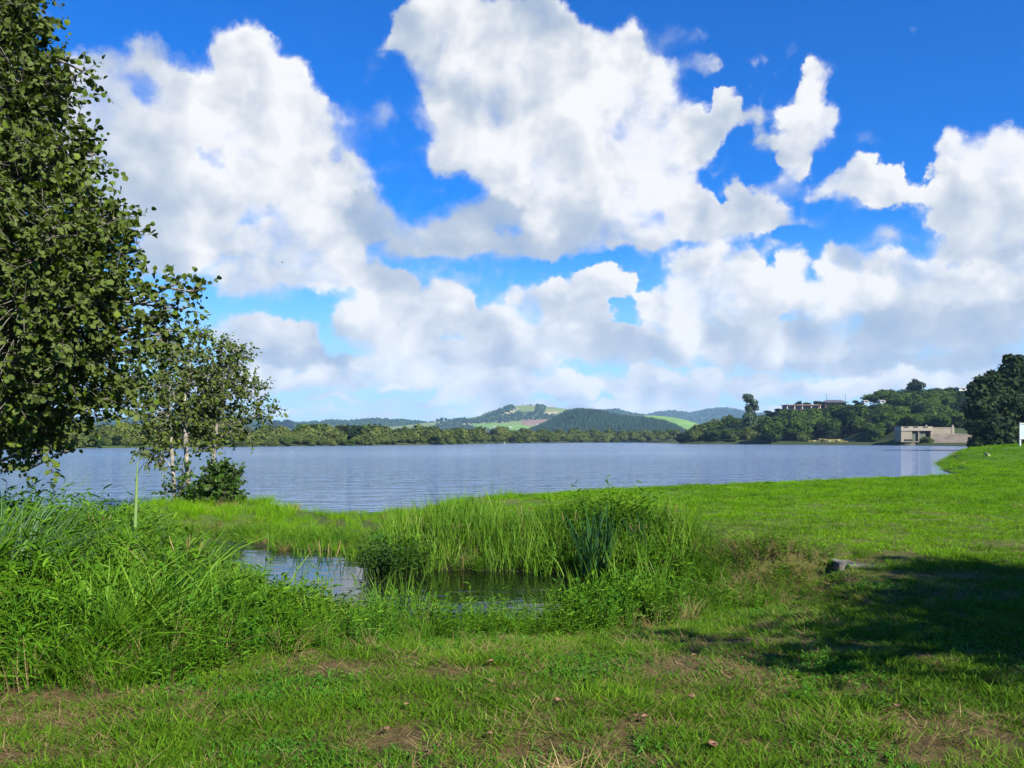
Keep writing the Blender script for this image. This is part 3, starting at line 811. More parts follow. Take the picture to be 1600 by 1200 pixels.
for x, yt, w, Y in ((1246, 626, 14, 452), (1262, 628, 20, 452), (1278, 626, 18, 450), (1205, 641, 22, 452), (1218, 638, 20, 455), (1342, 625, 18, 452)):
    at_tree(x, yt, w, Y, 'd', 'garden_tree', 'small dark tree on the skyline beside the hilltop houses', 'small trees beside the hilltop houses')

# tall slender gum tree on the point and the pine on the hill
def slender(name, label, x, ytop, Y, blobs_px, mat, n, size, base, cat='tree'):
    s = Y / F
    X0 = (x - 800) * s
    o = thing(name, label, cat, (X0, Y, base))
    bl = []
    for (bx, by, r, ry) in blobs_px:
        bl.append(((bx - x) * s, g.uniform(-.6, .6) * r * s, EYE + (HORIZON - by) * s - base, r * s, r * s, ry * s))
    link('crown', mesh('crown', *crown(bl, n, size, 5), mat), o)
    zt = EYE + (HORIZON - ytop) * s - base
    parts = [tube(np.array([(0, 0, -.3), (.2, 0, zt * .4), (-.1, .1, zt * .7), ((blobs_px[0][0] - x) * s, 0, zt * .95)]), [zt * .022, zt * .017, zt * .011, .05], 6)]
    for b in bl[1:]:
        parts.append(tube(np.array([(0, 0, b[2] * .8), (b[0] * .5, b[1] * .5, b[2] * .9), (b[0], b[1], b[2])]), [zt * .007, zt * .005, .03], 5))
    link('trunk', mesh('trunk', *join(parts), BARK), o)
    return o
slender('gum_tree', 'tall slender grey green tree rising above the point', 1173, 615, 402,
        [(1171, 623, 8, 7), (1166, 620, 6, 5), (1178, 631, 6, 6), (1181, 637, 5, 5), (1171, 637, 6, 7), (1174, 647, 8, 7), (1168, 652, 9, 7), (1180, 655, 9, 7), (1173, 662, 13, 9)], GREYGREEN, 2200, .75, ground_z(116, 402) - .3)
slender('pine_tree', 'lone dark pine standing above the hill skyline', 1430, 592, 452,
        [(1430, 596, 5, 4), (1425, 602, 8, 5), (1435, 602, 8, 5), (1430, 608, 11, 5), (1426, 615, 9, 6), (1434, 617, 9, 6)], DARKLEAF, 1500, .8, ground_z(221, 452))

# great evergreens on the right bank, cloud shadow put into their dark leaf colour
def big_dark(x, Y, blobs_px, n, label, size=.55, group=None):
    s = Y / F; X0 = (x - 800) * s; base = ground_z(X0, Y) - .2
    o = thing('evergreen_tree', label, 'tree', (X0, Y, base))
    bl = [((bx - x) * s, dy * s, EYE + (HORIZON - by) * s - base, r * s, r * s * .9, r * s * .8) for (bx, by, r, dy) in blobs_px]
    gg = np.random.default_rng(int(x) + 5)
    for k in range(34):                     # twiggy outer sprays that break the outline
        b0 = bl[gg.integers(len(bl))]; dv = nrm(gg.normal(size=3) + (0, 0, .5)); q = gg.uniform(.14, .3) * b0[3]
        bl.append((b0[0] + dv[0] * b0[3] * 1.05, b0[1] + dv[1] * b0[3], b0[2] + abs(dv[2]) * b0[5] * 1.05, q * 1.5, q * 1.5, q * .8))
    link('crown', mesh('crown', *crown(bl, n, size, int(x), core=.75), DARKLEAF), o)
    zt = max(b[2] for b in bl)
    parts = [tube(np.array([(0, 0, -.4), (.2, 0, zt * .35), (0, .1, zt * .8)]), [zt * .035, zt * .026, zt * .01], 8)]
    for b in bl[:14]:
        parts.append(tube(np.array([(0, 0, b[2] * .55), (b[0] * .5, b[1] * .5, b[2] * .8), (b[0], b[1], b[2])]), [zt * .013, zt * .009, .04], 5))
    link('trunk', mesh('trunk', *join(parts), BARK), o)
big_dark(1543, 146, [(1543, 640, 32, 0), (1528, 612, 16, 0), (1545, 600, 18, 10), (1520, 640, 16, -10), (1522, 668, 19, -15), (1545, 672, 30, -20), (1518, 692, 15, -20), (1536, 694, 18, -25), (1560, 690, 22, -25), (1562, 620, 22, 0), (1535, 596, 7, 0)], 9000, 'dark evergreen tree at the water, leftmost of the dark group')
big_dark(1592, 150, [(1592, 610, 36, 0), (1578, 580, 18, 0), (1590, 566, 14, 0), (1580, 562, 9, 5), (1604, 572, 16, 0), (1560, 592, 14, 0), (1570, 640, 30, -25), (1600, 650, 36, -28), (1580, 682, 28, -35), (1612, 690, 28, -35), (1630, 600, 30, 0), (1548, 588, 8, 0)], 11000, 'tallest dark evergreen tree standing behind the white sign')
big_dark(1680, 152, [(1680, 620, 45, 0), (1660, 580, 25, 0), (1700, 590, 30, 0), (1650, 660, 32, -20), (1690, 670, 40, -20), (1730, 640, 40, 0)], 6000, 'dark evergreen tree beyond the white sign, right of the tallest one')

# ------------------------------------------------------------------ woods on the far hills (uncountable)
def scatter_cones(XX, YY, ZZ, n, hmin, hmax, seed, keep=None, cone=True):
    q = np.random.default_rng(seed)
    rows, cols = XX.shape
    u = q.random(n) * (rows - 1.001); w = q.random(n) * (cols - 1.001)
    i, j = u.astype(int), w.astype(int); fu, fw = u - i, w - j
    def s(A): return (A[i, j] * (1 - fu) + A[i + 1, j] * fu) * (1 - fw) + (A[i, j + 1] * (1 - fu) + A[i + 1, j + 1] * fu) * fw
    P = np.stack((s(XX), s(YY), s(ZZ)), -1)
    if keep is not None: P = P[keep(P)]
    n = len(P)
    h = hmin + (hmax - hmin) * q.random(n); r = h * (q.uniform(.2, .28, n) if cone else q.uniform(.45, .7, n))
    k = 6; th = np.linspace(0, 2 * math.pi, k, endpoint=False)[None] + q.random((n, 1)) * 6
    rings = ((0.0, .75, 1.0), (.5, .55, .75), (1.0, .02, .1)) if cone else ((0.0, .7, 1), (.35, 1.0, 1), (.75, .75, 1), (1.0, .12, 1))
    vs = []
    for t, rad, _ in rings:
        rr = r[:, None] * rad * (1 + .25 * q.normal(size=(n, k)))
        vs.append(np.stack((P[:, 0:1] + rr * np.cos(th), P[:, 1:2] + rr * np.sin(th), np.repeat(P[:, 2:3] + h[:, None] * t - .3, k, 1) + .06 * h[:, None] * q.normal(size=(n, k))), -1))
    v = np.stack(vs, 1); m = len(rings)
    a = np.arange(m - 1)[:, None] * k; b = np.arange(k)[None]; b2 = (b + 1) % k
    f = np.stack((a + b, a + b2, a + k + b2, a + k + b), -1).reshape(-1, 4)
    return v.reshape(-1, 3), (np.arange(n)[:, None, None] * (m * k) + f[None]).reshape(-1, 4)
def topx(P): return 800 + P[:, 0] / P[:, 1] * F, HORIZON - (P[:, 2] - EYE) / P[:, 1] * F
tag(link('conifer_plantation', mesh('conifer_plantation', *scatter_cones(*CONIF, 9000, 8, 13, 3), FARCON)), 'dense dark conifers covering the nearer hill', kind='stuff')
def keep_peak(P):
    a, b = topx(P)
    m = np.zeros(len(P), bool)
    for poly in ([(735, 656), (800, 633), (806, 640), (770, 655), (740, 660)], [(715, 654), (770, 655), (800, 645), (850, 641), (850, 655), (780, 661), (690, 664)], [(838, 633), (853, 635), (850, 650), (836, 644)],
                 [(845, 648), (880, 648), (870, 656), (843, 655)], [(690, 660), (735, 665), (800, 678), (640, 682)]):
        m |= in_poly(a, b, np.array(poly, float))
    return m & (vnoise(P[:, 0] * .02, P[:, 1] * .02, 8) > .35)
tag(link('hill_woods', mesh('hill_woods', *scatter_cones(*PEAK, 16000, 3.5, 7.5, 5, keep_peak, False), FARCON)), 'patches of dark woodland on the farmed hill', kind='stuff')
tag(link('ridge_woods', mesh('ridge_woods', *scatter_cones(*MIDH, 7000, 12, 22, 6, lambda P: topx(P)[0] < 700, False), FARCON)), 'dark blue woodland along the low ridge left of the hill', kind='stuff')
tag(link('distant_woods', mesh('distant_woods', *scatter_cones(*BLUEH, 6000, 14, 26, 7, None, False), FARCON)), 'woodland covering the distant blue hills', kind='stuff')
tag(link('back_ridge_woods', mesh('back_ridge_woods', *scatter_cones(*BACKH, 2500, 10, 20, 8, None, False), FARCON)), 'woodland on the ridge behind the conifers', kind='stuff')

# clump of tall trees on the ridge at the left and small ones on the crest of the hill
for x, w, t in ((424, 16, 659), (434, 18, 656), (446, 20, 655), (453, 14, 657)):
    Y = 2600; X = (x - 800) / F * Y; z = EYE + (HORIZON - 670) / F * Y
    tree('ridge_tree', 'tall blue green tree in the clump on the left ridge', 'tree', (X, Y, z), w / 2 / F * Y, (670 - t) / F * Y, DARKS[g.integers(3)], g.uniform(0, 6), 'clump of tall trees on the left ridge')
for x in (684, 690, 697, 702, 708, 713, 720):
    Y = 2850; X = (x - 800) / F * Y; z = EYE + (HORIZON - 664) / F * Y
    tree('ridge_tree', 'small dark tree in the row left of the farmed hill', 'tree', (X, Y, z), 3.2 / F * Y, g.uniform(9, 13) / F * Y, DARKS[g.integers(3)], g.uniform(0, 6), 'row of trees left of the farmed hill')
for x, hgt in ((824, 3), (828, 4), (831, 3.5), (835, 2.5), (845, 4)):
    Y = 3000; X = (x - 800) / F * Y
    tree('crest_tree', 'tiny dark tree on the crest of the farmed hill', 'tree', (X, Y, EYE + (HORIZON - 635.5) / F * Y), 2 / F * Y, hgt / F * Y, DARKS[g.integers(3)], g.uniform(0, 6), 'trees on the crest of the farmed hill')

# ------------------------------------------------------------------ buildings
CONC = plain_mat('weathered_concrete', (.155, .135, .100), (.215, .19, .145), .9, bump=.2)
CONC2 = plain_mat('pale_concrete', (.20, .175, .135), (.26, .23, .18), 1.5)
SLOT = plain_mat('dark_opening', (.012, .012, .012), (.02, .02, .02), 2)
DOORG = plain_mat('green_shutter', (.06, .075, .055), (.10, .11, .085), 2)
BRICK = plain_mat('red_brick', (.26, .13, .10), (.40, .22, .17), 2)
ROOFG = plain_mat('grey_roof', (.25, .24, .23), (.36, .35, .33), 1.5)
ROOFD = plain_mat('dark_roof', (.05, .05, .06), (.09, .09, .10), 1.5)
WHITEW = plain_mat('white_wall', (.36, .36, .345), (.44, .44, .425), 1)
GLASS = plain_mat('window_glass', (.02, .025, .03), (.05, .06, .07), .6, rough=.12, spec=.6)
POST = plain_mat('post', (.30, .26, .22), (.42, .38, .33), 3)
def part(name, pieces, mat, parent, label=None):
    v, f = join(pieces if isinstance(pieces, list) else [pieces])
    o = link(name, mesh(name, v, f, mat), parent)
    if label: o['label'] = label
    return o

# concrete shed by the water
Y = 292.0; s = Y / F
shed = thing('concrete_shed', 'pale flat roofed concrete shed at the water below the wood', 'shed', ((1432 - 800) * s, Y, WATER + 1.2))
u = s
W2, Hh = 48 * u, 24.5 * u
part('wall', [box(-W2 / 2 + 8.5 * u, 2.5, Hh * .36, 17 * u, 5, Hh * .72), box(W2 / 2 - 1.0 * u, 2.5, Hh * .36, 2 * u, 5, Hh * .72), box(-.2 * u + 3.8 * u, 2.5, Hh * .36, 1.5 * u, 5, Hh * .72), box(6 * u, 4.4, Hh * .36, 27 * u, 1.0, Hh * .71)], CONC, shed)
part('parapet', box(0, 2.4, Hh * .86, W2 + .2, 5.4, Hh * .28), CONC2, shed)
for k, x in enumerate((-17, -2, 13)):
    part('vent_slot', box(x * u, -.32, Hh * .95, 8 * u, .08, 1.6 * u), SLOT, shed)
part('wall_slot', box(-13 * u, -.04, 3 * u, 13 * u, .12, 2.6 * u), SLOT, shed)
for k, x in enumerate((-3.3, 10.5)):
    dx = part('shutter', box(x * u + 0 * u, .9, Hh * .34, 11 * u, .15, Hh * .66), DOORG, shed)
    for q in range(5): part('rib', box(x * u, .80, Hh * (.08 + .13 * q), 10.6 * u, .04, .12), DOORG, dx)
# low wall behind the ramp
lw = thing('retaining_wall', 'low pale concrete wall on top of the grey earth ramp right of the shed', 'wall', ((1482 - 800) * s, Y + 6, WATER + 4.2))
part('wall_face', box(0, 0, .9, 46 * u, .5, 2.4), CONC, lw)
part('coping', box(0, 0, 2.2, 46.6 * u, .8, .22), CONC2, lw)
for x in (-22, 20): part('pillar', box(x * u, -.05, 1.5, 2 * u, .8, 3.4), CONC2, lw)
# bare earth ramp
RAMP = plain_mat('bare_grey_earth', (.10, .082, .065), (.17, .14, .11), .25, bump=.4)
n = 40
gx, gy = np.meshgrid(np.linspace(-14, 15, n), np.linspace(-8, 7.5, 24))
gz = np.clip((gy + 7) / 12, 0, 1) * 4.4 * (sm(gx, -15, -3) * .75 + .25) + (fbm(gx * .35, gy * .35, 4, 4) - .5) * .9 - .25
fr = (np.arange(23)[:, None] * n + np.arange(n - 1)[None]).reshape(-1)
tag(link('earth_ramp', mesh('earth_ramp', np.stack((gx, gy, gz), -1).reshape(-1, 3), np.stack((fr, fr + 1, fr + n + 1, fr + n), -1), RAMP, True), None, ((1474 - 800) * s, Y - .5, WATER + .1)), 'bare grey earth ramp sloping to the water', kind='structure')
# pale eroded bank
BANK = hill_mat('eroded_bank', [(.34, (.07, .06, .025)), (.5, (.16, .15, .05)), (.66, (.34, .29, .16))], .35)
n = 90
gx, gy = np.meshgrid(np.linspace(-15, 15, n), np.linspace(-3.2, 5, 16))
prof = sm(gy + (fbm(gx * .35, gy * .2, 7, 3) - .5) * 3.0, -2.4, -.6)
gz = prof * (2.3 + (fbm(gx * .3, gy * .4, 2, 4) - .5) * 2.2) * sm(15 - abs(gx), 0, 4) + (fbm(gx * 1.4, gy * 1.4, 5, 3) - .5) * .5 - .3
fr = (np.arange(15)[:, None] * n + np.arange(n - 1)[None]).reshape(-1)
tag(link('eroded_bank', mesh('eroded_bank', np.stack((gx, gy, gz), -1).reshape(-1, 3), np.stack((fr, fr + 1, fr + n + 1, fr + n), -1), BANK), None, ((1306 - 800) * .262, 338, WATER), (0, 0, -.9)), 'pale eroded earth bank at the foot of the wood', kind='structure')

# long low house on the hill
Y = 436.0; s = Y / F; u = s
zb = EYE + (HORIZON - 645) * s
hs = thing('hill_house', 'long low house with flat grey roof and brick walls on the hill', 'house', ((1255 - 800) * s, Y, zb))
part('wall', [box(0, 4, 1.4, 52 * u, 6.5, 5.0)], BRICK, hs)
part('roof', [box(.5 * u, 3.4, 4.1, 54 * u, 9.5, .45)], plain_mat('brown_roof', (.13, .10, .085), (.20, .155, .13), 1.5), hs)
for x in (-25.5, -14, -2, 12, 26): part('post', box(x * u, -.6, 2.1, .45, .45, 4.4), POST, hs)
part('balcony', [box(-6 * u, -.3, .35, 38 * u, 1.6, .35)], CONC2, hs)
for x in (-20, -8, 4, 19):
    w_ = part('window', box(x * u, .70, 2.4, 8 * u, .14, 1.8), WHITEW, hs); part('pane', box(x * u, .60, 2.4, 7.2 * u, .1, 1.5), GLASS, w_)
# second house, hipped dark roof
zb = EYE + (HORIZON - 635.5) * s
h2 = thing('hill_house', 'low brick house with dark hipped roof and two masts on the hill', 'house', ((1316 - 800) * s, Y + 8, zb))
part('wall', [box(0, 4, 1.0, 33 * u, 6.5, 3.2)], BRICK, h2)
rv = np.array([(-20 * u, -.9, 2.6), (20 * u, -.9, 2.6), (20 * u, 9, 2.6), (-20 * u, 9, 2.6), (-10 * u, 4, 4.2), (11 * u, 4, 4.2)])
link('roof', mesh('roof', rv, [np.array([[0, 1, 5, 4], [2, 3, 4, 5], [3, 2, 1, 0]]), np.array([[1, 2, 5], [3, 0, 4]])], ROOFD), h2)
for x in (-9, 3, 12):
    w_ = part('window', box(x * u, .70, 1.5, 5 * u, .14, 1.3), WHITEW, h2); part('pane', box(x * u, .60, 1.5, 4.4 * u, .1, 1.1), GLASS, w_)
for x, zt in ((-12, 7.6), (18, 7.0)): part('mast', tube(np.array([(x * u, 3, 2.0), (x * u, 3, zt)]), .10, 5), ROOFD, h2)
# white cottages among the trees
for x, y, w, hgt, lab in ((1354, 628, 7, 3.4, 'white cottage half hidden by trees right of the dark roofed house'), (1380, 627.5, 9, 3.4, 'white cottage end showing between trees below the skyline mound'),
                          (1506, 608, 14, 4.5, 'pale cottage on the skyline just left of the dark evergreens'), (1139, 672, 8, 5.0, 'white walled hut with green roof among the trees of the point')):
    Y = 440.0 if x > 1200 else 396.0; s = Y / F; u = s
    c = thing('cottage', lab, 'house', ((x - 800) * s, Y, EYE + (HORIZON - y) * s - hgt * s * .6))
    part('wall', box(0, 2.2, hgt * u * .5, w * u, 4, hgt * u), WHITEW, c)
    hw, z0, z1 = w * u * .56, hgt * u, hgt * u * 1.45
    rv = np.array([(-hw, -.2, z0), (hw, -.2, z0), (hw, 4.5, z0), (-hw, 4.5, z0), (-hw, 2.2, z1), (hw, 2.2, z1)])
    link('roof', mesh('roof', rv, [np.array([[0, 1, 5, 4], [2, 3, 4, 5], [3, 2, 1, 0]]), np.array([[1, 2, 5], [3, 0, 4]])], ROOFG), c)
    w_ = part('window', box(0, .16, hgt * u * .5, w * u * .3, .1, hgt * u * .4), SLOT, c)
# farm sheds and mast on the hill
for x, y, w, lab in ((798, 667.5, 5, 'small white farm shed in the green field on the hill'), (840, 663.5, 4, 'tiny white farm building at the foot of the conifers'), (775, 667, 6, 'pale farm shed left of the white one on the hill')):
    Y = 2350.0; s = Y / F
    c = thing('farm_shed', lab, 'shed', ((x - 800) * s, Y, EYE + (HORIZON - y - 1.4) * s))
    part('wall', box(0, 0, .8 * s, w * s, 6, 1.8 * s), WHITEW, c)
    hw = w * s * .55
    rv = np.array([(-hw, -3.3, 1.7 * s), (hw, -3.3, 1.7 * s), (hw, 3.3, 1.7 * s), (-hw, 3.3, 1.7 * s), (-hw, 0, 2.5 * s), (hw, 0, 2.5 * s)])
    link('roof', mesh('roof', rv, [np.array([[0, 1, 5, 4], [2, 3, 4, 5], [3, 2, 1, 0]]), np.array([[1, 2, 5], [3, 0, 4]])], ROOFG), c)
Y = 3000.0; s = Y / F
tw = thing('hilltop_tower', 'small grey tower standing on the crest of the farmed hill', 'tower', ((817 - 800) * s, Y, EYE + (HORIZON - 635.5) * s))
part('shaft', box(0, 0, 2.0 * s, 1.8 * s, 1.8 * s, 4.6 * s, taper=.8), CONC, tw)
part('cap', box(0, 0, 4.5 * s, 2.4 * s, 2.4 * s, .6 * s), CONC2, tw)
# white post at the far water edge
Y = 366.0; s = Y / F
wp = thing('marker_post', 'small white marker post at the far water edge', 'post', ((788.5 - 800) * s, Y - 4, WATER))
part('shaft', box(0, 0, .45, .4, .3, 1.0), CONC2, wp); part('cap', box(0, 0, 1.0, .5, .4, .12), WHITEW, wp)

# ------------------------------------------------------------------ near foliage materials
ALDER = leaf_mat('alder_leaves', [(.1, (.020, .036, .004)), (.45, (.072, .114, .009)), (.8, (.15, .20, .022)), (1, (.23, .25, .045))], rough=.55, spec=.12, trans=.2, wscale=.9, inst=.1, back=(.075, .105, .022))
SAPL = leaf_mat('sapling_leaves', [(.1, (.032, .058, .007)), (.5, (.105, .152, .017)), (.9, (.20, .25, .04))], rough=.55, spec=.1, trans=.2, wscale=1.2, inst=.2, back=(.07, .10, .02))
SHRUB = leaf_mat('shrub_leaves', [(.1, (.020, .048, .007)), (.5, (.045, .095, .012)), (.9, (.09, .15, .022))], rough=.5, spec=.22, trans=.2, wscale=1.5, inst=.2)
TURF = leaf_mat('turf_grass', [(.1, (.028, .075, .004)), (.45, (.066, .148, .005)), (.75, (.125, .215, .012)), (1, (.22, .25, .04))], rough=.55, spec=.08, trans=.22, wscale=1.1, inst=.45, ncon=1.6)
LAWN = leaf_mat('lawn_grass', [(.15, (.070, .180, .003)), (.5, (.138, .285, .004)), (.85, (.175, .335, .008))], rough=.6, spec=.08, trans=.34, wscale=.3, inst=.45, ncon=1.25)
STRAW = leaf_mat('dry_grass', [(.1, (.12, .085, .032)), (.5, (.24, .18, .075)), (.9, (.38, .30, .14))], rough=.7, spec=.15, trans=.2, wscale=2, inst=.4)
WEED = leaf_mat('weed_leaves', [(.1, (.026, .078, .004)), (.5, (.072, .170, .007)), (.85, (.14, .26, .014)), (1, (.22, .32, .03))], rough=.5, spec=.10, trans=.22, wscale=.8, inst=.5)
BROAD = leaf_mat('broad_leaves', [(.1, (.024, .085, .007)), (.5, (.048, .155, .011)), (.9, (.11, .22, .013))], rough=.5, spec=.10, trans=.22, wscale=1.0, inst=.5)
REED = leaf_mat('reed_blades', [(.1, (.05, .12, .010)), (.5, (.095, .20, .016)), (.9, (.17, .27, .025))], rough=.5, spec=.10, trans=.26, wscale=.7, inst=.6, ncon=1.3)
IRIS = leaf_mat('dark_reed_blades', [(.1, (.012, .042, .014)), (.5, (.028, .085, .024)), (.9, (.06, .14, .035))], rough=.45, spec=.12, trans=.2, wscale=1.0, inst=.2)
RIBBON = leaf_mat('ribbon_grass_blades', [(.1, (.05, .11, .04)), (.5, (.10, .18, .075)), (.9, (.15, .24, .10))], rough=.5, spec=.12, trans=.3, wscale=.9, inst=.3)
PALEB = plain_mat('pale_bark', (.12, .105, .08), (.36, .33, .27), 7, bump=.3)
GREYB = plain_mat('grey_twig_bark', (.075, .068, .055), (.22, .20, .165), 8, bump=.3)

# ------------------------------------------------------------------ leafy trees close by
def leafy(name, label, cat, base, stems, blobs, shoots, per, leaf, mat, bark, seed, limb_r=.05, twig=.006, shoot=.34, template=ROUND_LEAF, group=None, singles=0, stem_name='trunk'):
    """stems: list of (path, radii); blobs: world ellipsoids (x,y,z,r); shoots of leaves grow through the blobs"""
    q = np.random.default_rng(seed)
    base = np.asarray(base, float)
    root = thing(name, label, cat, base, 0, group)
    bl = np.array(blobs, float)
    for path, rad in stems:
        link(stem_name, mesh(stem_name, *tube(np.array(path) - base, rad, 9), bark, True), root)
    nodes = np.concatenate([np.array(p) for p, r in stems])
    fine = []
    for p, r in stems:
        p = np.array(p); t = np.linspace(0, len(p) - 1, 40)
        fine.append(np.stack([np.interp(t, np.arange(len(p)), p[:, k]) for k in range(3)], -1))
    fine = np.concatenate(fine)
    limbs, pts = [], [fine]
    for b in bl:
        c = b[:3]
        d = np.linalg.norm(fine - c, axis=1) + np.maximum(fine[:, 2] - c[2] + .3, 0) * 1.2
        s0 = fine[d.argmin()]
        mid = (s0 + c) / 2 + q.normal(size=3) * .08 * np.linalg.norm(c - s0) + (0, 0, .06)
        end = c + nrm(c - s0) * b[3] * .55
        path = np.array([s0, mid, c, end])
        t = np.linspace(0, 3, 10)
        pp = np.stack([np.interp(t, np.arange(4), path[:, k]) for k in range(3)], -1) + q.normal(size=(10, 3)) * .012 * b[3] * 2
        pp[0] = s0
        limbs.append(tube(pp, np.linspace(limb_r * (.6 + .5 * b[3]), limb_r * .18, 10), 6)); pts.append(pp[3:])
    pts = np.concatenate(pts)
    w = np.maximum(bl[:, 3], .13) ** 2.2; pick = q.choice(len(bl), shoots, p=w / w.sum())
    d = nrm(q.normal(size=(shoots, 3)))
    rr = q.random(shoots) ** .42
    org = bl[pick, :3] + d * (bl[pick, 3] * rr)[:, None]
    out = nrm(d * rr[:, None] + q.normal(size=(shoots, 3)) * .45 + (0, 0, .28))
    ln = shoot * q.uniform(.55, 1.25, shoots)
    tw = []
    for k in range(shoots):
        if k % 2 == 0:
            j = ((pts - org[k]) ** 2).sum(1).argmin()
            if ((pts[j] - org[k]) ** 2).sum() < 1.2: tw.append(tube(np.array([pts[j], (pts[j] + org[k]) / 2 + (0, 0, .03), org[k], org[k] + out[k] * ln[k] * .95]), [twig * 1.6, twig * 1.2, twig, twig * .4], 4))
        else: tw.append(tube(np.array([org[k], org[k] + out[k] * ln[k] * .5, org[k] + out[k] * ln[k] * .95]), [twig, twig * .8, twig * .4], 3))
    for lv, lf in limbs: link('limb', mesh('limb', lv - base, lf, bark, True), root)
    tv, tf = join(tw); tag(link('twigs', mesh('twigs', tv - base, tf, bark), root), kind='stuff')
    n = shoots * per
    k = np.repeat(np.arange(shoots), per); t = np.tile(np.linspace(.1, 1, per), shoots) + q.normal(0, .05, n)
    side = nrm(np.cross(out[k], q.normal(size=(n, 3))))
    pos = org[k] + out[k] * (ln[k] * t)[:, None] + side * .01
    ax = nrm(side * (1.15 - .55 * t)[:, None] + out[k] * (.35 + .5 * t)[:, None] + (0, 0, -.18))
    nor = nrm(q.normal(size=(n, 3)) * .75 + d[k] * .6 + (0, 0, .6))
    size = leaf * (.55 + .8 * q.random(n)) * (1.05 - .25 * t)
    if singles:
        # the leaves that show largest are leaves of their own
        dist = np.linalg.norm(pos - (0, 0, EYE), axis=1)
        vis = np.abs(pos[:, 0] / pos[:, 1]) < .60
        order = np.argsort(np.where(vis, dist / size, 1e9))[:singles]
        keep = np.ones(n, bool); keep[order] = False
        protos = []
        for kk in range(3):
            tv = ROUND_LEAF[0].copy(); tv[:, 2] *= (.7, 1.0, 1.5)[kk]; tv[3, 2] -= .05 * kk
            protos.append(mesh('leaf', tv, ROUND_LEAF[1], mat, True))
        for i in order:
            a = ax[i]; b = nrm(np.cross(nor[i], a)); c = np.cross(a, b)
            o = link('leaf', protos[i % 3], root)
            m = Matrix(np.column_stack((a * size[i], b * size[i] * .86, c * size[i])).tolist()).to_4x4()
            m.translation = Vector((pos[i] - base).tolist()); o.matrix_basis = m
        pos, ax, nor, size = pos[keep], ax[keep], nor[keep], size[keep]
    v, f = leaves(pos - base, ax, nor, size, size * (.84 + .1 * q.random(len(pos))) if template is ROUND_LEAF else size * .5, template)
    tag(link('foliage', mesh('foliage', v, f, mat, True), root), kind='stuff')
    return root

def W(x, y, r, Y):
    p = px(x, y, Y); return (*p, r * Y / F)
AL = [(-60, 40, 105, 0), (-12, 5, 48, -.3), (18, 52, 36, 0), (38, 30, 14, .1), (-40, 160, 125, .1), (22, 150, 50, -.3), (58, 178, 30, .1), (66, 118, 26, 0), (92, 108, 14, .1), (112, 124, 13, 0), (88, 146, 14, -.1), (-30, 290, 135, .1), (50, 262, 54, -.3), (100, 232, 24, 0), (118, 250, 16, .1), (108, 292, 22, .1),
      (-20, 420, 150, .1), (80, 395, 80, -.4), (128, 330, 28, -.1), (150, 352, 22, 0), (146, 390, 32, 0), (180, 404, 20, 0), (198, 374, 13, 0), (30, 520, 130, -.2), (128, 478, 64, -.2), (190, 446, 24, .1), (206, 488, 22, .2), (196, 515, 16, .1), (262, 518, 22, .3), (286, 482, 18, .3), (272, 445, 15, .3), (296, 455, 9, .3), (246, 535, 18, .2), (250, 470, 16, .2),
      (112, 562, 50, 0), (0, 630, 85, .5), (90, 622, 40, .3), (150, 590, 28, .2), (134, 640, 22, .3), (172, 625, 14, .3), (62, 672, 34, .3), (10, 700, 36, .3), (76, 706, 18, .3), (-90, 600, 110, .8), (-120, 300, 140, .8), (-100, -90, 140, .6), (-20, -60, 70, .4)]
_q = np.random.default_rng(9)
for _k in range(40):
    _b = AL[_q.integers(len(AL) - 4)]; _t = _q.uniform(-1.2, 1.2); _r = _q.uniform(6, 15)
    AL.append((_b[0] + math.cos(_t) * (_b[2] + _r * .7), _b[1] - math.sin(_t) * (_b[2] + _r * .7), _r, _b[3]))
AL = [b for b in AL if b[1] < 725 and b[0] < 305]
leafy('alder_tree', 'large leafy alder tree with round leaves leaning over the bank', 'tree', (-7.45, 10.7, -.15),
      [([(-7.45, 10.7, -.25), (-7.1, 10.65, .6), (-6.6, 10.5, 1.7), (-6.25, 10.4, 2.6), (-6.3, 10.4, 3.8), (-6.5, 10.4, 5.2), (-6.6, 10.4, 6.8)], [.19, .16, .14, .12, .10, .07, .03]),
       ([(-7.6, 10.8, -.25), (-7.6, 10.9, 1.2), (-7.4, 10.9, 3.0), (-7.2, 10.8, 5.0)], [.15, .12, .09, .04])],
      [W(x, y, r, 10.2 + dy) for x, y, r, dy in AL], 7000, 9, .084, ALDER, GREYB, 21, limb_r=.036, twig=.004, shoot=.34, singles=300)
GSAP = 'young alder saplings on the grassy tongue'
Ys = 22.5
leafy('alder_sapling', 'leftmost thin alder sapling with dark spotted stem on the grassy tongue', 'tree', px(268, 800, Ys), [([px(274, 806, Ys), px(272, 760, Ys), px(268, 700, Ys), px(266, 640, Ys), px(258, 580, Ys), px(250, 530, Ys)], [.07, .055, .048, .03, .018, .008])],
      [W(x, y, r, Ys) for x, y, r in ((240, 600, 34), (214, 632, 28), (235, 690, 30), (228, 562, 26), (262, 650, 32), (252, 535, 18), (205, 600, 14), (250, 715, 14), (268, 600, 24))], 480, 9, .092, SAPL, PALEB, 31, limb_r=.022, twig=.005, shoot=.38)
leafy('alder_sapling', 'middle alder sapling with pale straight stem on the grassy tongue', 'tree', px(297, 800, Ys), [([px(297, 806, Ys), px(294, 750, Ys), px(290, 690, Ys), px(289, 620, Ys), px(298, 560, Ys), px(305, 515, Ys)], [.08, .065, .058, .034, .02, .008])],
      [W(x, y, r, Ys + .3) for x, y, r in ((290, 612, 34), (288, 562, 30), (312, 528, 16), (300, 672, 28), (322, 650, 28), (322, 590, 24), (275, 680, 16))], 440, 9, .092, SAPL, PALEB, 32, limb_r=.022, twig=.005, shoot=.38)
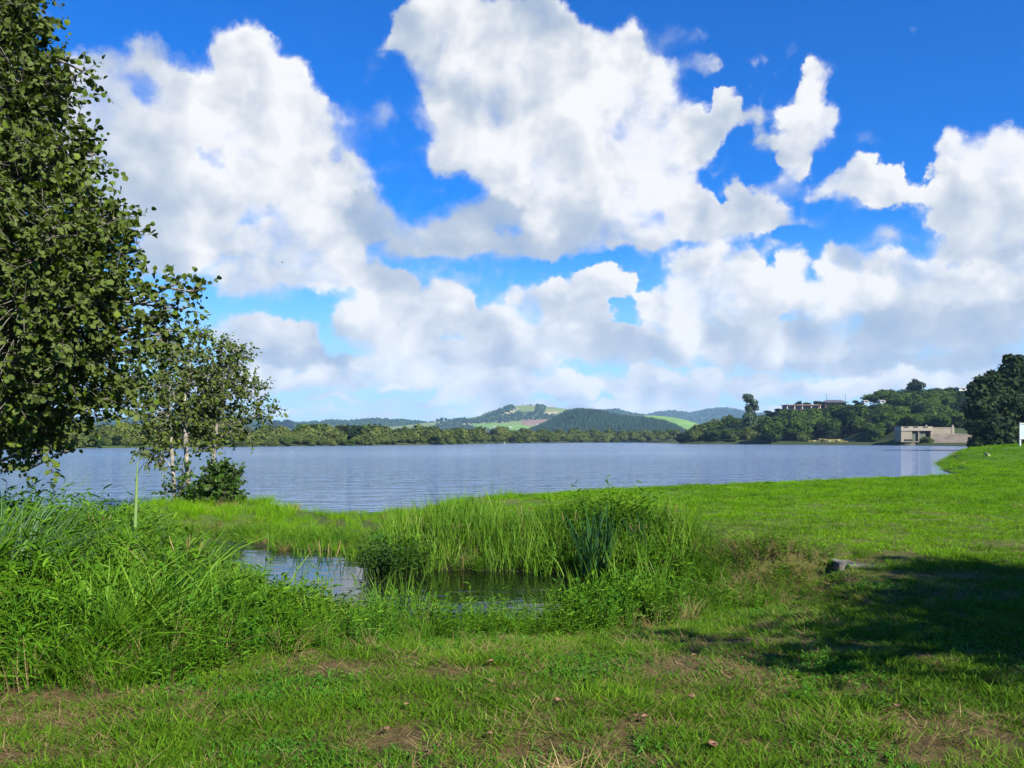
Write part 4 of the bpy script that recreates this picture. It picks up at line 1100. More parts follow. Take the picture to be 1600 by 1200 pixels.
leafy('alder_sapling', 'right alder sapling with pale leaning stem rising out of a shrub', 'tree', px(326, 795, Ys), [([px(324, 802, Ys), px(329, 745, Ys), px(336, 695, Ys), px(342, 630, Ys), px(352, 580, Ys), px(362, 535, Ys)], [.08, .062, .052, .03, .02, .008])],
      [W(x, y, r, Ys + .1) for x, y, r in ((350, 605, 36), (370, 562, 20), (346, 560, 24), (386, 612, 24), (408, 645, 15), (352, 662, 30), (384, 668, 18), (328, 695, 18), (372, 542, 10), (424, 646, 8), (330, 640, 24))], 520, 9, .092, SAPL, PALEB, 33, limb_r=.022, twig=.005, shoot=.38)
leafy('alder_shrub', 'low dense dark green shrub at the foot of the saplings', 'shrub', px(335, 800, Ys - .3), [([px(335, 806, Ys - .3), px(333, 775, Ys - .3), px(336, 750, Ys - .3)], [.04, .03, .015])],
      [W(x, y, r, Ys - .3) for x, y, r in ((334, 768, 24), (352, 755, 19), (314, 778, 14), (362, 777, 12), (345, 738, 10))], 330, 9, .11, SHRUB, GREYB, 34, limb_r=.02, twig=.005, shoot=.34, stem_name='stem')
leafy('alder_shrub', 'small leafy shoot growing between the two left sapling stems', 'shrub', px(283, 802, Ys - .2), [([px(283, 806, Ys - .2), px(284, 760, Ys - .2), px(286, 725, Ys - .2)], [.025, .018, .01])],
      [W(x, y, r, Ys - .2) for x, y, r in ((285, 735, 11), (280, 765, 10), (262, 770, 9), (290, 780, 10))], 55, 7, .10, SHRUB, GREYB, 35, limb_r=.015, twig=.005, shoot=.3, stem_name='stem')
# the tree outside the frame whose shade lies on the turf
TX, TY = 10.6, 2.3
leafy('shade_tree', 'broad leafy tree beside the turf whose shade falls on the grass', 'tree', (TX, TY, -.1),
      [([(TX, TY, -.2), (TX + .1, TY, 1.5), (TX, TY + .1, 3.2), (TX - .1, TY, 5.6)], [.22, .18, .14, .04])],
      [(TX, TY, 4.9, 1.5), (TX - 1.6, TY + .1, 4.5, 1.0), (TX + 1.6, TY, 5.0, 1.3), (TX - .4, TY + 1.0, 5.2, 1.0), (TX - 2.9, TY - .2, 4.0, .7), (TX + .6, TY - .9, 5.0, 1.1), (TX - 1.2, TY - .5, 5.4, .9), (TX - 3.7, TY - .5, 3.9, .42), (TX + 3.2, TY + .2, 5.2, 1.3), (TX + .4, TY + .5, 6.2, 1.0), (7.7, 1.9, 4.2, .8), (6.6, 1.6, 4.2, .5), (5.8, 1.3, 4.2, .3), (8.7, 2.4, 4.3, 1.1), (10.0, 1.8, 4.4, 1.2), (8.2, 3.0, 4.2, .55), (6.8, 2.4, 4.2, .3), (9.2, 1.0, 4.2, .8), (7.3, 3.1, 4.2, .3), (5.3, 1.9, 4.0, .3), (4.9, 2.6, 4.0, .26), (6.0, 2.3, 4.1, .32), (5.4, 1.2, 4.0, .22), (6.4, 3.3, 4.1, .28)], 3300, 8, .12, ALDER, GREYB, 41, limb_r=.05, shoot=.5)

# ------------------------------------------------------------------ tufts for the ground cover
def grass_tuft(n, rad, h0, h1, w, mat, seed, lean=(.1, .7), bend=(.1, .6), segs=3, name='tuft'):
    q = np.random.default_rng(seed)
    a = q.random(n) * 6.283; r = rad * np.sqrt(q.random(n))
    base = np.stack((r * np.cos(a), r * np.sin(a), np.full(n, -.012)), -1)
    yaw = a + q.normal(0, 1.0, n)
    v, f = blades(base, q.uniform(h0, h1, n), w * q.uniform(.6, 1.2, n), yaw, q.uniform(*lean, n), q.uniform(*bend, n), segs, facing=q.random(n) * 6.28)
    return v, f
def leafy_weed(stems, h0, h1, rad, leaf, ratio, seed, step=.045, droop=.2, template=LANCE_LEAF):
    q = np.random.default_rng(seed); out = []
    for s_ in range(stems):
        a = q.random() * 6.283; r = rad * math.sqrt(q.random())
        b = np.array((r * math.cos(a), r * math.sin(a), -.02)); h = q.uniform(h0, h1)
        top = b + (math.cos(a) * h * q.uniform(.05, .35), math.sin(a) * h * q.uniform(.05, .35), h)
        mid = (b + top) / 2 + q.normal(size=3) * .02
        out.append(tube(np.array([b, mid, top]), [.004, .003, .0015], 3))
        n = max(3, int(h / step)); t = np.linspace(.15, 1, n)
        p = np.where(t[:, None] < .5, b + (mid - b) * t[:, None] * 2, mid + (top - mid) * (t[:, None] * 2 - 1))
        yw = np.arange(n) * 2.4 + q.normal(0, .4, n) + a
        up = .25 + .65 * t ** 2 + q.normal(0, .15, n)
        ax = np.stack((np.cos(yw), np.sin(yw), up - droop), -1)
        nor = np.stack((-np.cos(yw) * .35, -np.sin(yw) * .35, np.ones(n)), -1) + q.normal(size=(n, 3)) * .25
        L_ = leaf * q.uniform(.6, 1.15, n) * (1.1 - .45 * t)
        out.append(leaves(p, ax, nor, L_, L_ * ratio, template))
    return join(out)
def protos(name, meshes): return [mesh(name, v, f, m) for v, f, m in meshes]
P_TURF = protos('turf_tuft', [(*grass_tuft(64, .11, .018, .062, .0046, None, k, (.2, 1.0), (.1, .7)), TURF) for k in range(5)]
                + [(*leafy_weed(13, .02, .05, .11, .02, .7, 60 + k, .02, .1, ROUND_LEAF), BROAD) for k in range(2)]
                + [(*grass_tuft(46, .12, .02, .07, .0036, None, 20 + k, (.8, 2.2), (.2, .8)), STRAW) for k in range(2)])
P_LAWN = protos('lawn_tuft', [(*grass_tuft(110, .26, .02, .055, .0085, None, 30 + k, (.2, .9), (.1, .6), 2), LAWN) for k in range(4)]
                + [(*grass_tuft(80, .24, .02, .06, .008, None, 40, (.7, 2.0), (.2, .8), 2), STRAW)]
                + [(*grass_tuft(70, .2, .05, .12, .009, None, 41, (.1, .7), (.2, .8), 3), TURF)])
P_WEED = protos('weed', [(*leafy_weed(10, .22, .5, .18, .115, .25, 70 + k), WEED) for k in range(4)]
                + [(*leafy_weed(9, .18, .42, .15, .075, .48, 80 + k, .04), BROAD) for k in range(2)]
                + [(*grass_tuft(40, .14, .22, .5, .011, None, 50 + k, (.05, .6), (.2, 1.0), 5), WEED) for k in range(3)]
                + [(*grass_tuft(40, .13, .2, .5, .0055, None, 56, (.1, .6), (.1, .7), 4), STRAW)]
                + [(*grass_tuft(20, .12, .32, .68, .021, None, 57 + k, (.03, .45), (.05, .7), 5), REED) for k in range(2)])
P_TALL = protos('tall_tuft', [(*grass_tuft(70, .22, .16, .38, .010, None, 90 + k, (.05, .5), (.1, .7), 3), LAWN) for k in range(3)]
                + [(*grass_tuft(46, .2, .16, .36, .008, None, 95, (.05, .5), (.1, .6), 3), STRAW)])

def scatter(name, label, pts, scl, pick, plist, lean=.12):
    """uncountable ground cover: one object, tufts set on its points by geometry nodes"""
    n = len(pts)
    me = bpy.data.meshes.new(name); me.vertices.add(n); me.vertices.foreach_set('co', np.asarray(pts, np.float32).ravel())
    for an, typ, val, key in (('spin', 'FLOAT_VECTOR', np.stack((rng.normal(0, lean, n), rng.normal(0, lean, n), rng.random(n) * 6.283), -1), 'vector'),
                              ('size', 'FLOAT', np.asarray(scl), 'value'), ('which', 'INT', np.asarray(pick), 'value')):
        at = me.attributes.new(an, typ, 'POINT'); at.data.foreach_set(key, np.asarray(val, np.int32 if typ == 'INT' else np.float32).ravel())
    co = bpy.data.collections.new(name + '_kinds')
    for k, p in enumerate(plist): co.objects.link(bpy.data.objects.new('%s_%02d' % (name, k), p))
    ng = bpy.data.node_groups.new(name, 'GeometryNodeTree')
    ng.interface.new_socket('Geometry', in_out='INPUT', socket_type='NodeSocketGeometry')
    ng.interface.new_socket('Geometry', in_out='OUTPUT', socket_type='NodeSocketGeometry')
    N, L = ng.nodes.new, ng.links.new
    gi, go = N('NodeGroupInput'), N('NodeGroupOutput')
    ci = N('GeometryNodeCollectionInfo'); ci.inputs['Collection'].default_value = co
    ci.inputs['Separate Children'].default_value = True; ci.inputs['Reset Children'].default_value = True
    ip = N('GeometryNodeInstanceOnPoints'); ip.inputs['Pick Instance'].default_value = True
    def attr(nm, typ):
        a = N('GeometryNodeInputNamedAttribute'); a.data_type = typ; a.inputs['Name'].default_value = nm
        return next(s for s in a.outputs if s.name == 'Attribute' and s.enabled)
    er = N('FunctionNodeEulerToRotation'); L(attr('spin', 'FLOAT_VECTOR'), er.inputs[0])
    L(gi.outputs[0], ip.inputs['Points']); L(ci.outputs[0], ip.inputs['Instance'])
    L(attr('which', 'INT'), ip.inputs['Instance Index']); L(er.outputs[0], ip.inputs['Rotation']); L(attr('size', 'FLOAT'), ip.inputs['Scale'])
    L(ip.outputs[0], go.inputs[0])
    o = link(name, me)
    md = o.modifiers.new('cover', 'NODES'); md.node_group = ng
    return tag(o, label, kind='stuff')

DRY = [(.69, 4.65, .13, .12, 1.0), (-.61, 4.36, .24, .20, 1.0), (-.15, 4.3, .25, .14, .8), (1.0, 6.75, .55, .14, 1.0), (1.9, 6.7, .8, .16, .9), (-.44, 5.68, .36, .15, .9), (.1, 5.2, .3, .12, .7),
       (-2.6, 4.9, .9, .35, .55), (4.9, 9.7, 1.1, .28, .8), (4.4, 8.4, .9, .2, .6), (2.3, 4.65, .45, .2, .6), (1.55, 5.0, .4, .12, .5), (.2, 4.6, .35, .12, .5), (3.2, 9.9, .9, .5, .5), (8.8, 17.5, .5, .35, .9), (11.4, 18.8, .8, .3, 1.0),
       (.4, 21.0, 1.3, 1.0, .75), (1.6, 21.4, .8, .9, .5), (7.2, 20, .5, .3, .6), (1.2, 8.0, 1.0, .2, .5), (2.9, 13.4, 1.2, .8, .4), (6.9, 14.2, 1.0, .25, .35)]
_q = np.random.default_rng(3)
for _k in range(16):
    _y = _q.uniform(12.5, 34); DRY.append((_q.uniform(.12, .62) * _y, _y, _q.uniform(.15, .6), _q.uniform(.12, .35), _q.uniform(.35, .9)))
def dryness(x, y):
    d = sm(fbm(x * 1.3, y * 1.9, 31, 4), .52, .68) * .58 * (1 - sm(y, 7, 13))
    for cx, cy, rx, ry, w in DRY:
        d = np.maximum(d, w * sm(1.25 - np.sqrt(((x - cx) / rx) ** 2 + ((y - cy) / ry) ** 2) + (vnoise(x * 7, y * 7, 3) - .5) * .5, 0, .6))
    return d

def spread(y0, y1, dens, margin=2.0, xlim=None):
    """random points over the view between two distances, dens per square metre as a function of distance"""
    ys = np.linspace(y0, y1, 60); wd = 1.32 * ys + 2 * margin; dd = np.array([dens(y) for y in ys]) * wd
    tot = float(((dd[1:] + dd[:-1]) / 2 * np.diff(ys)).sum()); n = int(tot)
    cdf = np.concatenate(([0], np.cumsum((dd[1:] + dd[:-1]) / 2 * np.diff(ys)))); cdf /= cdf[-1]
    y = np.interp(rng.random(n), cdf, ys); x = (rng.random(n) * 2 - 1) * (.66 * y + margin)
    return x, y

FRONT = np.array([(-12, 5.0), (-4.0, 5.1), (-3.4, 5.05), (-2.9, 5.0), (-2.4, 5.1), (-2.1, 5.6), (-1.75, 6.15), (-1.25, 6.5), (-.8, 6.85), (-.2, 7.1), (.32, 7.5), (.75, 7.7), (1.2, 8.0), (1.8, 8.4), (2.3, 9.0), (3.0, 9.7), (3.8, 10.4), (4.4, 10.8)])
WEEDS = np.vstack((FRONT, [(4.5, 11.8), (3.4, 12.6), (2.6, 13.4), (1.6, 15.2), (-1.0, 16.0), (-2.2, 16.4), (-4.4, 17.5), (-6.4, 17.6), (-9, 16), (-30, 16), (-30, 5.6)]))

# turf near the camera
x, y = spread(2.1, 11.5, lambda y: 250 if y < 5 else 250 - 20 * (y - 5), 1.6)
z, sd = terrain(x, y); dr = dryness(x, y); inw = in_poly(x, y, WEEDS)
k = (sd > .12) & ~((np.abs(x - 5.0) < .60) & (np.abs(y - 11.24) < .27)) & (rng.random(len(x)) > dr * .80) & (~inw | (rng.random(len(x)) < .25))
x, y, z, dr = x[k], y[k], z[k], dr[k]
pick = np.where(rng.random(len(x)) < .10 + dr * .75, 7 + rng.integers(0, 2, len(x)), np.where(vnoise(x * 1.7, y * 1.7, 6) * .6 + .4 * rng.random(len(x)) > .66, 5 + rng.integers(0, 2, len(x)), rng.integers(0, 5, len(x))))
scatter('turf', 'short trodden grass with dry patches in front of the inlet', np.stack((x, y, z), -1), (.65 + .75 * rng.random(len(x))) * (.75 + .6 * fbm(x * 1.1, y * 1.1, 12, 3)), pick, P_TURF)
# lawn beyond the inlet and the mound on the right bank
x, y = spread(10.2, 42, lambda y: 26 - .42 * (y - 10), 3)
z, sd = terrain(x, y); dr = dryness(x, y)
k = (sd > .1) & ~((np.abs(x - 5.0) < .60) & (np.abs(y - 11.24) < .27)) & ~in_poly(x, y, WEEDS) & (x > -2.6 - (y > 17) * 0 + (y < 17) * .2) & (rng.random(len(x)) > dr * .6)
x2, y2 = rng.uniform(24, 62, 9000), rng.uniform(42, 84, 9000)
z2, sd2 = terrain(x2, y2); k2 = (sd2 > .1)
X = np.concatenate((x[k], x2[k2])); Y_ = np.concatenate((y[k], y2[k2])); Z = np.concatenate((z[k], z2[k2])); dr = np.concatenate((dr[k], 0 * z2[k2]))
scatter('lawn', 'bright green mown lawn sloping to the lake', np.stack((X, Y_, Z), -1), (.8 + .6 * rng.random(len(X))) * np.where(Y_ > 42, 1.7, .8 + Y_ * .012), np.where(rng.random(len(X)) < .03 + dr * .7, 4, np.where(rng.random(len(X)) < .02 + .16 * (fbm(X * .5, Y_ * .9, 51, 3) > .60), 5, rng.integers(0, 4, len(X)))), P_LAWN)
# undergrowth round the inlet
def weed_height(x, y):
    h = np.interp(x, (-6, -3.2, -2.4, -1.5, -.8, .2, .7, 1.4, 2.3, 3.0, 4.2), (1.75, 1.7, 1.3, 1.04, .92, .76, 1.1, 1.4, 1.1, .75, .55))
    back = sm(y - np.interp(x, (-12, -8, -6, -4, -3, -1.5), (12.5, 12.6, 12.4, 11.0, 9.0, 8.2)), -1.6, .8) * (x < -.9)
    mid = sm(y, 7.8, 8.8) * sm(x, -1.3, -.8) * (1 - sm(x, .3, .8))
    return h * (1 - .74 * back - .35 * mid)
n = 11500
x = rng.uniform(-13, 4.6, n); y = rng.uniform(5.3, 17.5, n)
z, sd = terrain(x, y)
front = in_poly(x, y, WEEDS) & (np.abs(x) < .66 * y + 2)
edge = poly_dist(x, y, FRONT)
k = front & ~((np.abs(x - 4.6) < .45) & (np.abs(y - 11.0) < .38)) & (sd > -.22) & (rng.random(n) < np.where((x > -1) & (x < .6) & (y < 10), .75, 1.0) * sm(sd, -.22, .1))
x, y, z, edge, sd = x[k], y[k], z[k], edge[k], sd[k]
hh = weed_height(x, y) * (.55 + .45 * sm(edge, 0, .9)) * rng.uniform(.7, 1.2, len(x)) * (.42 + 1.15 * fbm(x * 1.1, y * 1.1, 15, 3))
r_ = rng.random(len(x)); nz = fbm(x * .7, y * .7, 9, 3)
pick = np.where(nz > .50, rng.integers(0, 4, len(x)), np.where(nz < .38, 6 + rng.integers(0, 3, len(x)), np.where(r_ < .5, rng.integers(0, 4, len(x)), np.where(r_ < .8, 4 + rng.integers(0, 2, len(x)), 6 + rng.integers(0, 3, len(x))))))
pick = np.where(rng.random(len(x)) < .04 + .25 * sm(x, 2.2, 3.2) + .18 * (1 - sm(edge, 0, .5)), 9, pick)
pick = np.where((rng.random(len(x)) < .17 * (1 - sm(x, -1.2, -.4)) * sm(edge, .3, 1.2)), 10 + rng.integers(0, 2, len(x)), pick)
scatter('undergrowth', 'rank green weeds and grasses round the inlet', np.stack((x, y, np.maximum(z, WATER)), -1), hh, pick, P_WEED, .16)
# tall grass on the tongue and along the lake edge of the lawn
n = 7000
x = rng.uniform(-11, 26, n); y = rng.uniform(14.5, 44, n)
z, sd = terrain(x, y)
k = (sd > -.05) & (((x < -1.9) & (y > 15) & (y < 26)) | ((sd < .55 + .9 * (x < 2)) & (y > 19) & (x < 3) & (x > -3)) | ((sd < .35) & (x >= 3) & (rng.random(n) < .35)))
x, y, z = x[k], y[k], z[k]
scatter('tall_grass', 'tall bright grass on the tongue of land and along the lake edge', np.stack((x, y, z), -1), rng.uniform(.6, 1.25, len(x)) * np.where(x > 1, .42, np.where((x > -5.6) & (x < -1.8) & (y > 14.5), .62, .85)), np.where(rng.random(len(x)) < .07, 3, rng.integers(0, 3, len(x))), P_TALL)

# ------------------------------------------------------------------ plants that stand out
def clump(n, rad, h0, h1, w, seed, lean=(.02, .3), bend=(0, .35), segs=6):
    return grass_tuft(n, rad, h0, h1, w, None, seed, lean, bend, segs)
def plant(name, label, cat, me, loc, rot=0, scale=1.0, group=None):
    o = link(name, me, None, loc, (0, 0, rot), scale)
    return tag(o, label, cat, group)
REEDS = [mesh('reed_clump', *clump(44, .26, .40, .88, .018, 500 + k), REED) for k in range(5)]
q = np.random.default_rng(77)
spots = []
while len(spots) < 78:
    x, y = q.uniform(-2.3, 2.9), q.uniform(12.2, 15.6)
    sd = terrain(np.array([x]), np.array([y]))[1][0]
    if -.28 < sd < 1.9 and y > 12 - (x > 1.5) * .6 and all((x - a) ** 2 + (y - b) ** 2 > .075 for a, b in spots): spots.append((x, y))
for x, y in spots:
    plant('reed_clump', 'green reed clump ' + ('in the front row at the water, ' if y < 13.3 else 'in the middle rows, ' if y < 14.4 else 'in the back rows, ') + ('left end of the bed' if x < -1.3 else 'left of the bed centre' if x < 0 else 'just left of the dark blades' if x < 1.0 else 'around the dark blades' if x < 1.8 else 'right end of the bed'), 'reed', REEDS[q.integers(5)], (x, y, max(ground_z(x, y), WATER) - .03), q.uniform(0, 6.28), q.uniform(.62, 1.1), 'reed clumps behind the inlet')
for X, Yp, s_, lab in ((-1.62, 10.15, .62, 'reed clump on the near bank between the two stretches of water'), (-1.35, 10.5, .66, 'reed clump standing in the water right of the near bank gap'), (-1.05, 9.75, .52, 'low reed clump on the near bank right of the tall weed'), (-2.5, 10.9, .5, 'low reed clump on the near bank below the left water'), (-3.6, 11.7, .56, 'reed clump on the near bank at the left of the left water'), (.55, 9.75, .55, 'reed clump in the water at the left of the leafy thicket'), (.2, 9.5, .42, 'short reeds in the water before the centre of the inlet'), (.9, 10.4, .8, 'reed clump in the water in front of the dark broad bladed one'), (1.5, 10.7, .85, 'reed clump at the right end of the water'), (1.9, 11.2, .9, 'reed clump behind the thicket at the right end of the water')):
    plant('reed_clump', lab, 'reed', REEDS[q.integers(5)], (X, Yp, max(ground_z(X, Yp), WATER) - .03), q.uniform(0, 6.28), s_)
for xp, yp, s_, lab in ((430, 852, .62, 'small pale reed clump standing in the water left of the dead brown tuft'), (505, 862, .55, 'short reed clump at the water edge left of the leafy bush'), (540, 868, .6, 'reed clump between the water and the leafy bush'),
                        (470, 862, .5, 'low reed clump at the water just right of the dead brown tuft')):
    Yp = 2.05 * F / (yp + 8 - HORIZON)
    plant('reed_clump', lab, 'reed', REEDS[q.integers(5)], px(xp, yp + 8, Yp), q.uniform(0, 6.28), s_)
MIX = [mesh('leafy_weed', *leafy_weed(12, .35, .68, .22, .10, .3, 610 + k), WEED if k else BROAD) for k in range(3)]
for k in range(34):
    x, y = q.uniform(-2.2, 2.9), q.uniform(12.3, 14.6)
    if terrain(np.array([x]), np.array([y]))[1][0] < -.1: continue
    plant('leafy_weed', 'leafy green weed among the reeds ' + ('at the left end of the bed' if x < -1 else 'left of the bed centre' if x < .3 else 'left of the dark blades' if x < 1.2 else 'right of the dark blades'), 'weed', MIX[k % 3], (x, y, max(ground_z(x, y), WATER) - .02), k * 1.1, q.uniform(.5, .85), 'leafy weeds among the reeds')
iris = mesh('iris_clump', *clump(52, .22, .75, 1.2, .038, 520, (.02, .32), (0, .22)), IRIS)
plant('iris_clump', 'dark broad bladed reed clump taller than the reeds round it', 'reed', iris, (1.24, 12.25, -.40), .4, 1.05)
plant('iris_clump', 'dark reed clump right of the tall broad bladed one', 'reed', mesh('iris_clump', *clump(40, .24, .6, .92, .02, 521, (.02, .3), (0, .3)), IRIS), (2.15, 12.75, -.25), 1.4, 1.0)
# ribbon grass arching over the left bank
RIB = [mesh('ribbon_grass', *clump(130, .22, .7, 1.45, .014, 540 + k, (.05, .4), (.2, .95), 8), RIBBON) for k in range(3)]
for k, (xp, Yp, s_, lab) in enumerate(((8, 8.2, 1.18, 'tall arching blue green grass clump at the left edge below the alder'), (-60, 8.6, 1.2, 'arching blue green grass clump just outside the left edge below the alder'), (240, 9.2, .82, 'arching pale grass clump left of the saplings just right of the stalk'), (285, 9.5, .74, 'fine arching grass clump in front of the saplings'),
                              (265, 8.6, .70, 'fountain of grey green blades standing before the sapling stems'), (150, 10.2, .62, 'thin arching grass against the water left of the stalk'), (85, 9.8, .66, 'thin arching grass against the water right of the tall clump'), (50, 9.2, .8, 'grey green arching grass right beside the tall clump at the edge'), (-15, 7.5, 1.2, 'nearest tall arching grass clump at the left edge'), (45, 8.0, .95, 'arching grass clump second from the left edge in front of the alder leaves'), (115, 10.8, .72, 'loose arching grass with thin blades against the lake'), (185, 10.8, .68, 'thin arching grass against the lake behind the stalk'), (310, 9.9, .62, 'fine grass clump below the dark shrub'))):
    X = (xp - 800) / F * Yp
    plant('ribbon_grass', lab, 'grass clump', RIB[k % 3], (X, Yp, max(ground_z(X, Yp), WATER)), k * 1.3, s_)
blade_hi = [mesh('sedge_blades', *clump(16, .14, .7, 1.05, .020, 560 + k, (.02, .35), (0, .5), 7), IRIS if k else REED) for k in range(2)]
for xp, Yp, s_, k, lab in ((262, 7.2, .75, 1, 'dark upright blades in the weeds below the arching grass'), (395, 8.6, .62, 0, 'bright upright blades in the weeds left of the water'), (330, 8.2, .72, 0, 'bright upright blades in the weeds below the shrub'), (420, 9.2, .62, 1, 'dark upright blades at the near edge of the water'),
                           (780, 8.9, .42, 0, 'pale upright blades at the near water edge in the centre'), (845, 9.0, .40, 0, 'short upright blades at the near water edge left of the leafy weeds'), (735, 8.8, .36, 1, 'short dark blades in front of the blue gleam of water')):
    X = (xp - 800) / F * Yp
    plant('sedge', lab, 'sedge', blade_hi[k], (X, Yp, max(ground_z(X, Yp), WATER)), xp * .7, s_)
SEED = mesh('seed_stalks', *join([grass_tuft(9, .2, .7, 1.0, .005, None, 620, (.02, .3), (0, .3), 5)] + [tube(np.array([(.12 * math.cos(t_), .12 * math.sin(t_), .72), (.15 * math.cos(t_), .15 * math.sin(t_), .80), (.17 * math.cos(t_), .17 * math.sin(t_), .88)]), [.003, .007, .002], 5) for t_ in (0, 1.4, 2.9, 4.4)]), STRAW)
for k, (x, y, lab) in enumerate(((-1.6, 13.5, 'dry seed stalks at the left end of the reed bed'), (-.8, 13.0, 'dry seed stalks in the left half of the reed bed'), (.2, 13.4, 'dry seed stalks in the middle of the reed bed'), (.9, 12.9, 'dry seed stalks just left of the dark blades'), (1.9, 12.4, 'dry seed stalks just right of the dark blades'), (2.5, 12.6, 'dry seed stalks at the right end of the reed bed'), (-3.0, 7.6, 'dry seed stalks among the left weeds'), (-1.7, 7.5, 'dry seed stalks in the weeds below the left water'), (-5.0, 10.0, 'dry seed stalks in the weeds against the lake'))):
    plant('seed_stalks', lab, 'dry stalks', SEED, (x, y, max(ground_z(x, y), WATER)), k * 1.9, .8 + .05 * (k % 4))
# the thick pale stalk
o = thing('giant_stalk', 'single thick pale green stalk standing above the left weeds', 'plant', (px(210, 800, 8.8)[0], 8.8, -.05))
sv = tube(np.array([(0, 0, -.05), (0, 0, .5), (.02, 0, 1.05), (.035, 0, 1.42)]), [.023, .022, .016, .004], 8)
link('stem', mesh('stem', *sv, leaf_mat('pale_stalk', [(.2, (.12, .20, .05)), (.8, (.20, .28, .09))], trans=.1), True), o)
bb = np.array([(0, 0, .25), (0, 0, .35), (0, 0, .55), (.005, 0, .8), (.005, 0, .95), (.006, 0, 1.2)])
for k in range(6):
    v, f = blades(bb[k:k + 1], np.array([.42]), np.array([.022]), np.array([k * 2.5]), np.array([.22]), np.array([.45]), 6)
    link('blade', mesh('blade', v, f, RIBBON), o)
# broad leaved plants
def broad_plant(name, label, loc, stems, h, leaf, ratio, mat, seed, cat='plant'):
    q = np.random.default_rng(seed)
    o = thing(name, label, cat, loc, q.random() * 6)
    st, lf = [], []
    for s_ in range(stems):
        a = q.random() * 6.283; hh = h * q.uniform(.65, 1.0); r = .06 * math.sqrt(s_)
        b = np.array((r * math.cos(a), r * math.sin(a), -.03)); top = b + (math.cos(a) * hh * .3, math.sin(a) * hh * .3, hh)
        st.append(tube(np.array([b, (b + top) / 2 + q.normal(size=3) * .015, top]), [.006, .0045, .002], 5))
        n = int(hh / .055); t = np.linspace(.2, 1, n)
        p = b + (top - b) * t[:, None]; yw = np.arange(n) * 2.2 + q.normal(0, .3, n)
        ax = np.stack((np.cos(yw), np.sin(yw), .15 + .5 * t ** 3 + q.normal(0, .15, n)), -1)
        nor = np.stack((-.3 * np.cos(yw), -.3 * np.sin(yw), np.ones(n)), -1)
        L_ = leaf * q.uniform(.7, 1.1, n) * (1.05 - .4 * t)
        lf.append((p, ax, nor, L_))
    link('stems', mesh('stems', *join(st), mat), o)
    p, ax, nor, L_ = (np.concatenate([l[i] for l in lf]) for i in range(4))
    tag(link('leaves', mesh('leaves', *leaves(p, ax, nor, L_, L_ * ratio, LANCE_LEAF), mat), o), kind='stuff')
    return o
YELL = leaf_mat('young_leaves', [(.1, (.09, .18, .015)), (.9, (.19, .30, .035))], trans=.4)
def gp(xp, Yp): return ((xp - 800) / F * Yp, Yp, ground_z((xp - 800) / F * Yp, Yp))
broad_plant('broadleaf_weed', 'yellow green broad leaved plant against the water left of centre', gp(543, 9.2), 5, .40, .15, .42, YELL, 1)
broad_plant('broadleaf_weed', 'tall green broad leaved weed standing right of the yellow green plant', gp(640, 8.6), 6, .46, .12, .4, BROAD, 2)
broad_plant('broadleaf_weed', 'green broad leaved weed in front of the gleam of water', gp(690, 8.3), 5, .34, .11, .4, BROAD, 3)
for xp, Yp, lab in ((905, 8.9, 'broad leaved weed at the left of the leafy thicket on the near bank'), (940, 8.6, 'broad leaved weed in the middle of the leafy thicket on the near bank'), (985, 8.8, 'broad leaved weed at the right of the leafy thicket on the near bank')):
    broad_plant('broadleaf_weed', lab, gp(xp, Yp), 9, .50, .13, .42, BROAD, int(xp))
for xp, Yp, lab in ((600, 12.6, 'dark leafy bush hanging over the water, left part'), (632, 12.7, 'dark leafy bush hanging over the water, right part'), (618, 13.2, 'dark leafy bush over the water, part behind')):
    x_, y_, z_ = gp(xp, Yp)
    broad_plant('waterside_bush', lab, (x_, y_, max(z_, WATER)), 26, .62, .13, .45, SHRUB if xp != 618 else BROAD, int(xp), 'bush')
for k, (xp, Yp, n_, h_, lab) in enumerate(((598, 7.9, 8, .42, 'leafy weed at the near bank left of the tall green one'), (612, 8.5, 8, .40, 'leafy weed behind the near bank below the dark waterside bush'), (665, 8.1, 9, .44, 'dense leafy weed between the two broad leaved weeds'), (575, 7.5, 8, .40, 'leafy weed below the yellow green plant'),
        (890, 9.2, 12, .52, 'leafy weed at the far left of the thicket against the reeds'), (925, 9.6, 12, .55, 'tall leafy weed at the back of the thicket against the reeds'), (962, 9.4, 12, .56, 'tallest leafy weed of the thicket right of the water'), (1005, 9.5, 11, .52, 'leafy weed at the back right of the thicket'),
        (1030, 8.9, 11, .5, 'leafy weed at the right end of the thicket'), (955, 8.1, 10, .50, 'low leafy weed in front of the thicket'), (880, 8.6, 7, .36, 'low leafy weed left of the thicket by the water'), (1060, 9.6, 9, .5, 'leafy weed between the thicket and the dry ditch grass'), (1000, 10.3, 10, .55, 'leafy weed among the reed stems at the right end of the water'), (940, 10.4, 10, .5, 'leafy weed growing out of the right end of the water'))):
    broad_plant('leafy_weed', lab, gp(xp, Yp), n_, h_, .105, .36, WEED if k % 3 else BROAD, 900 + k)
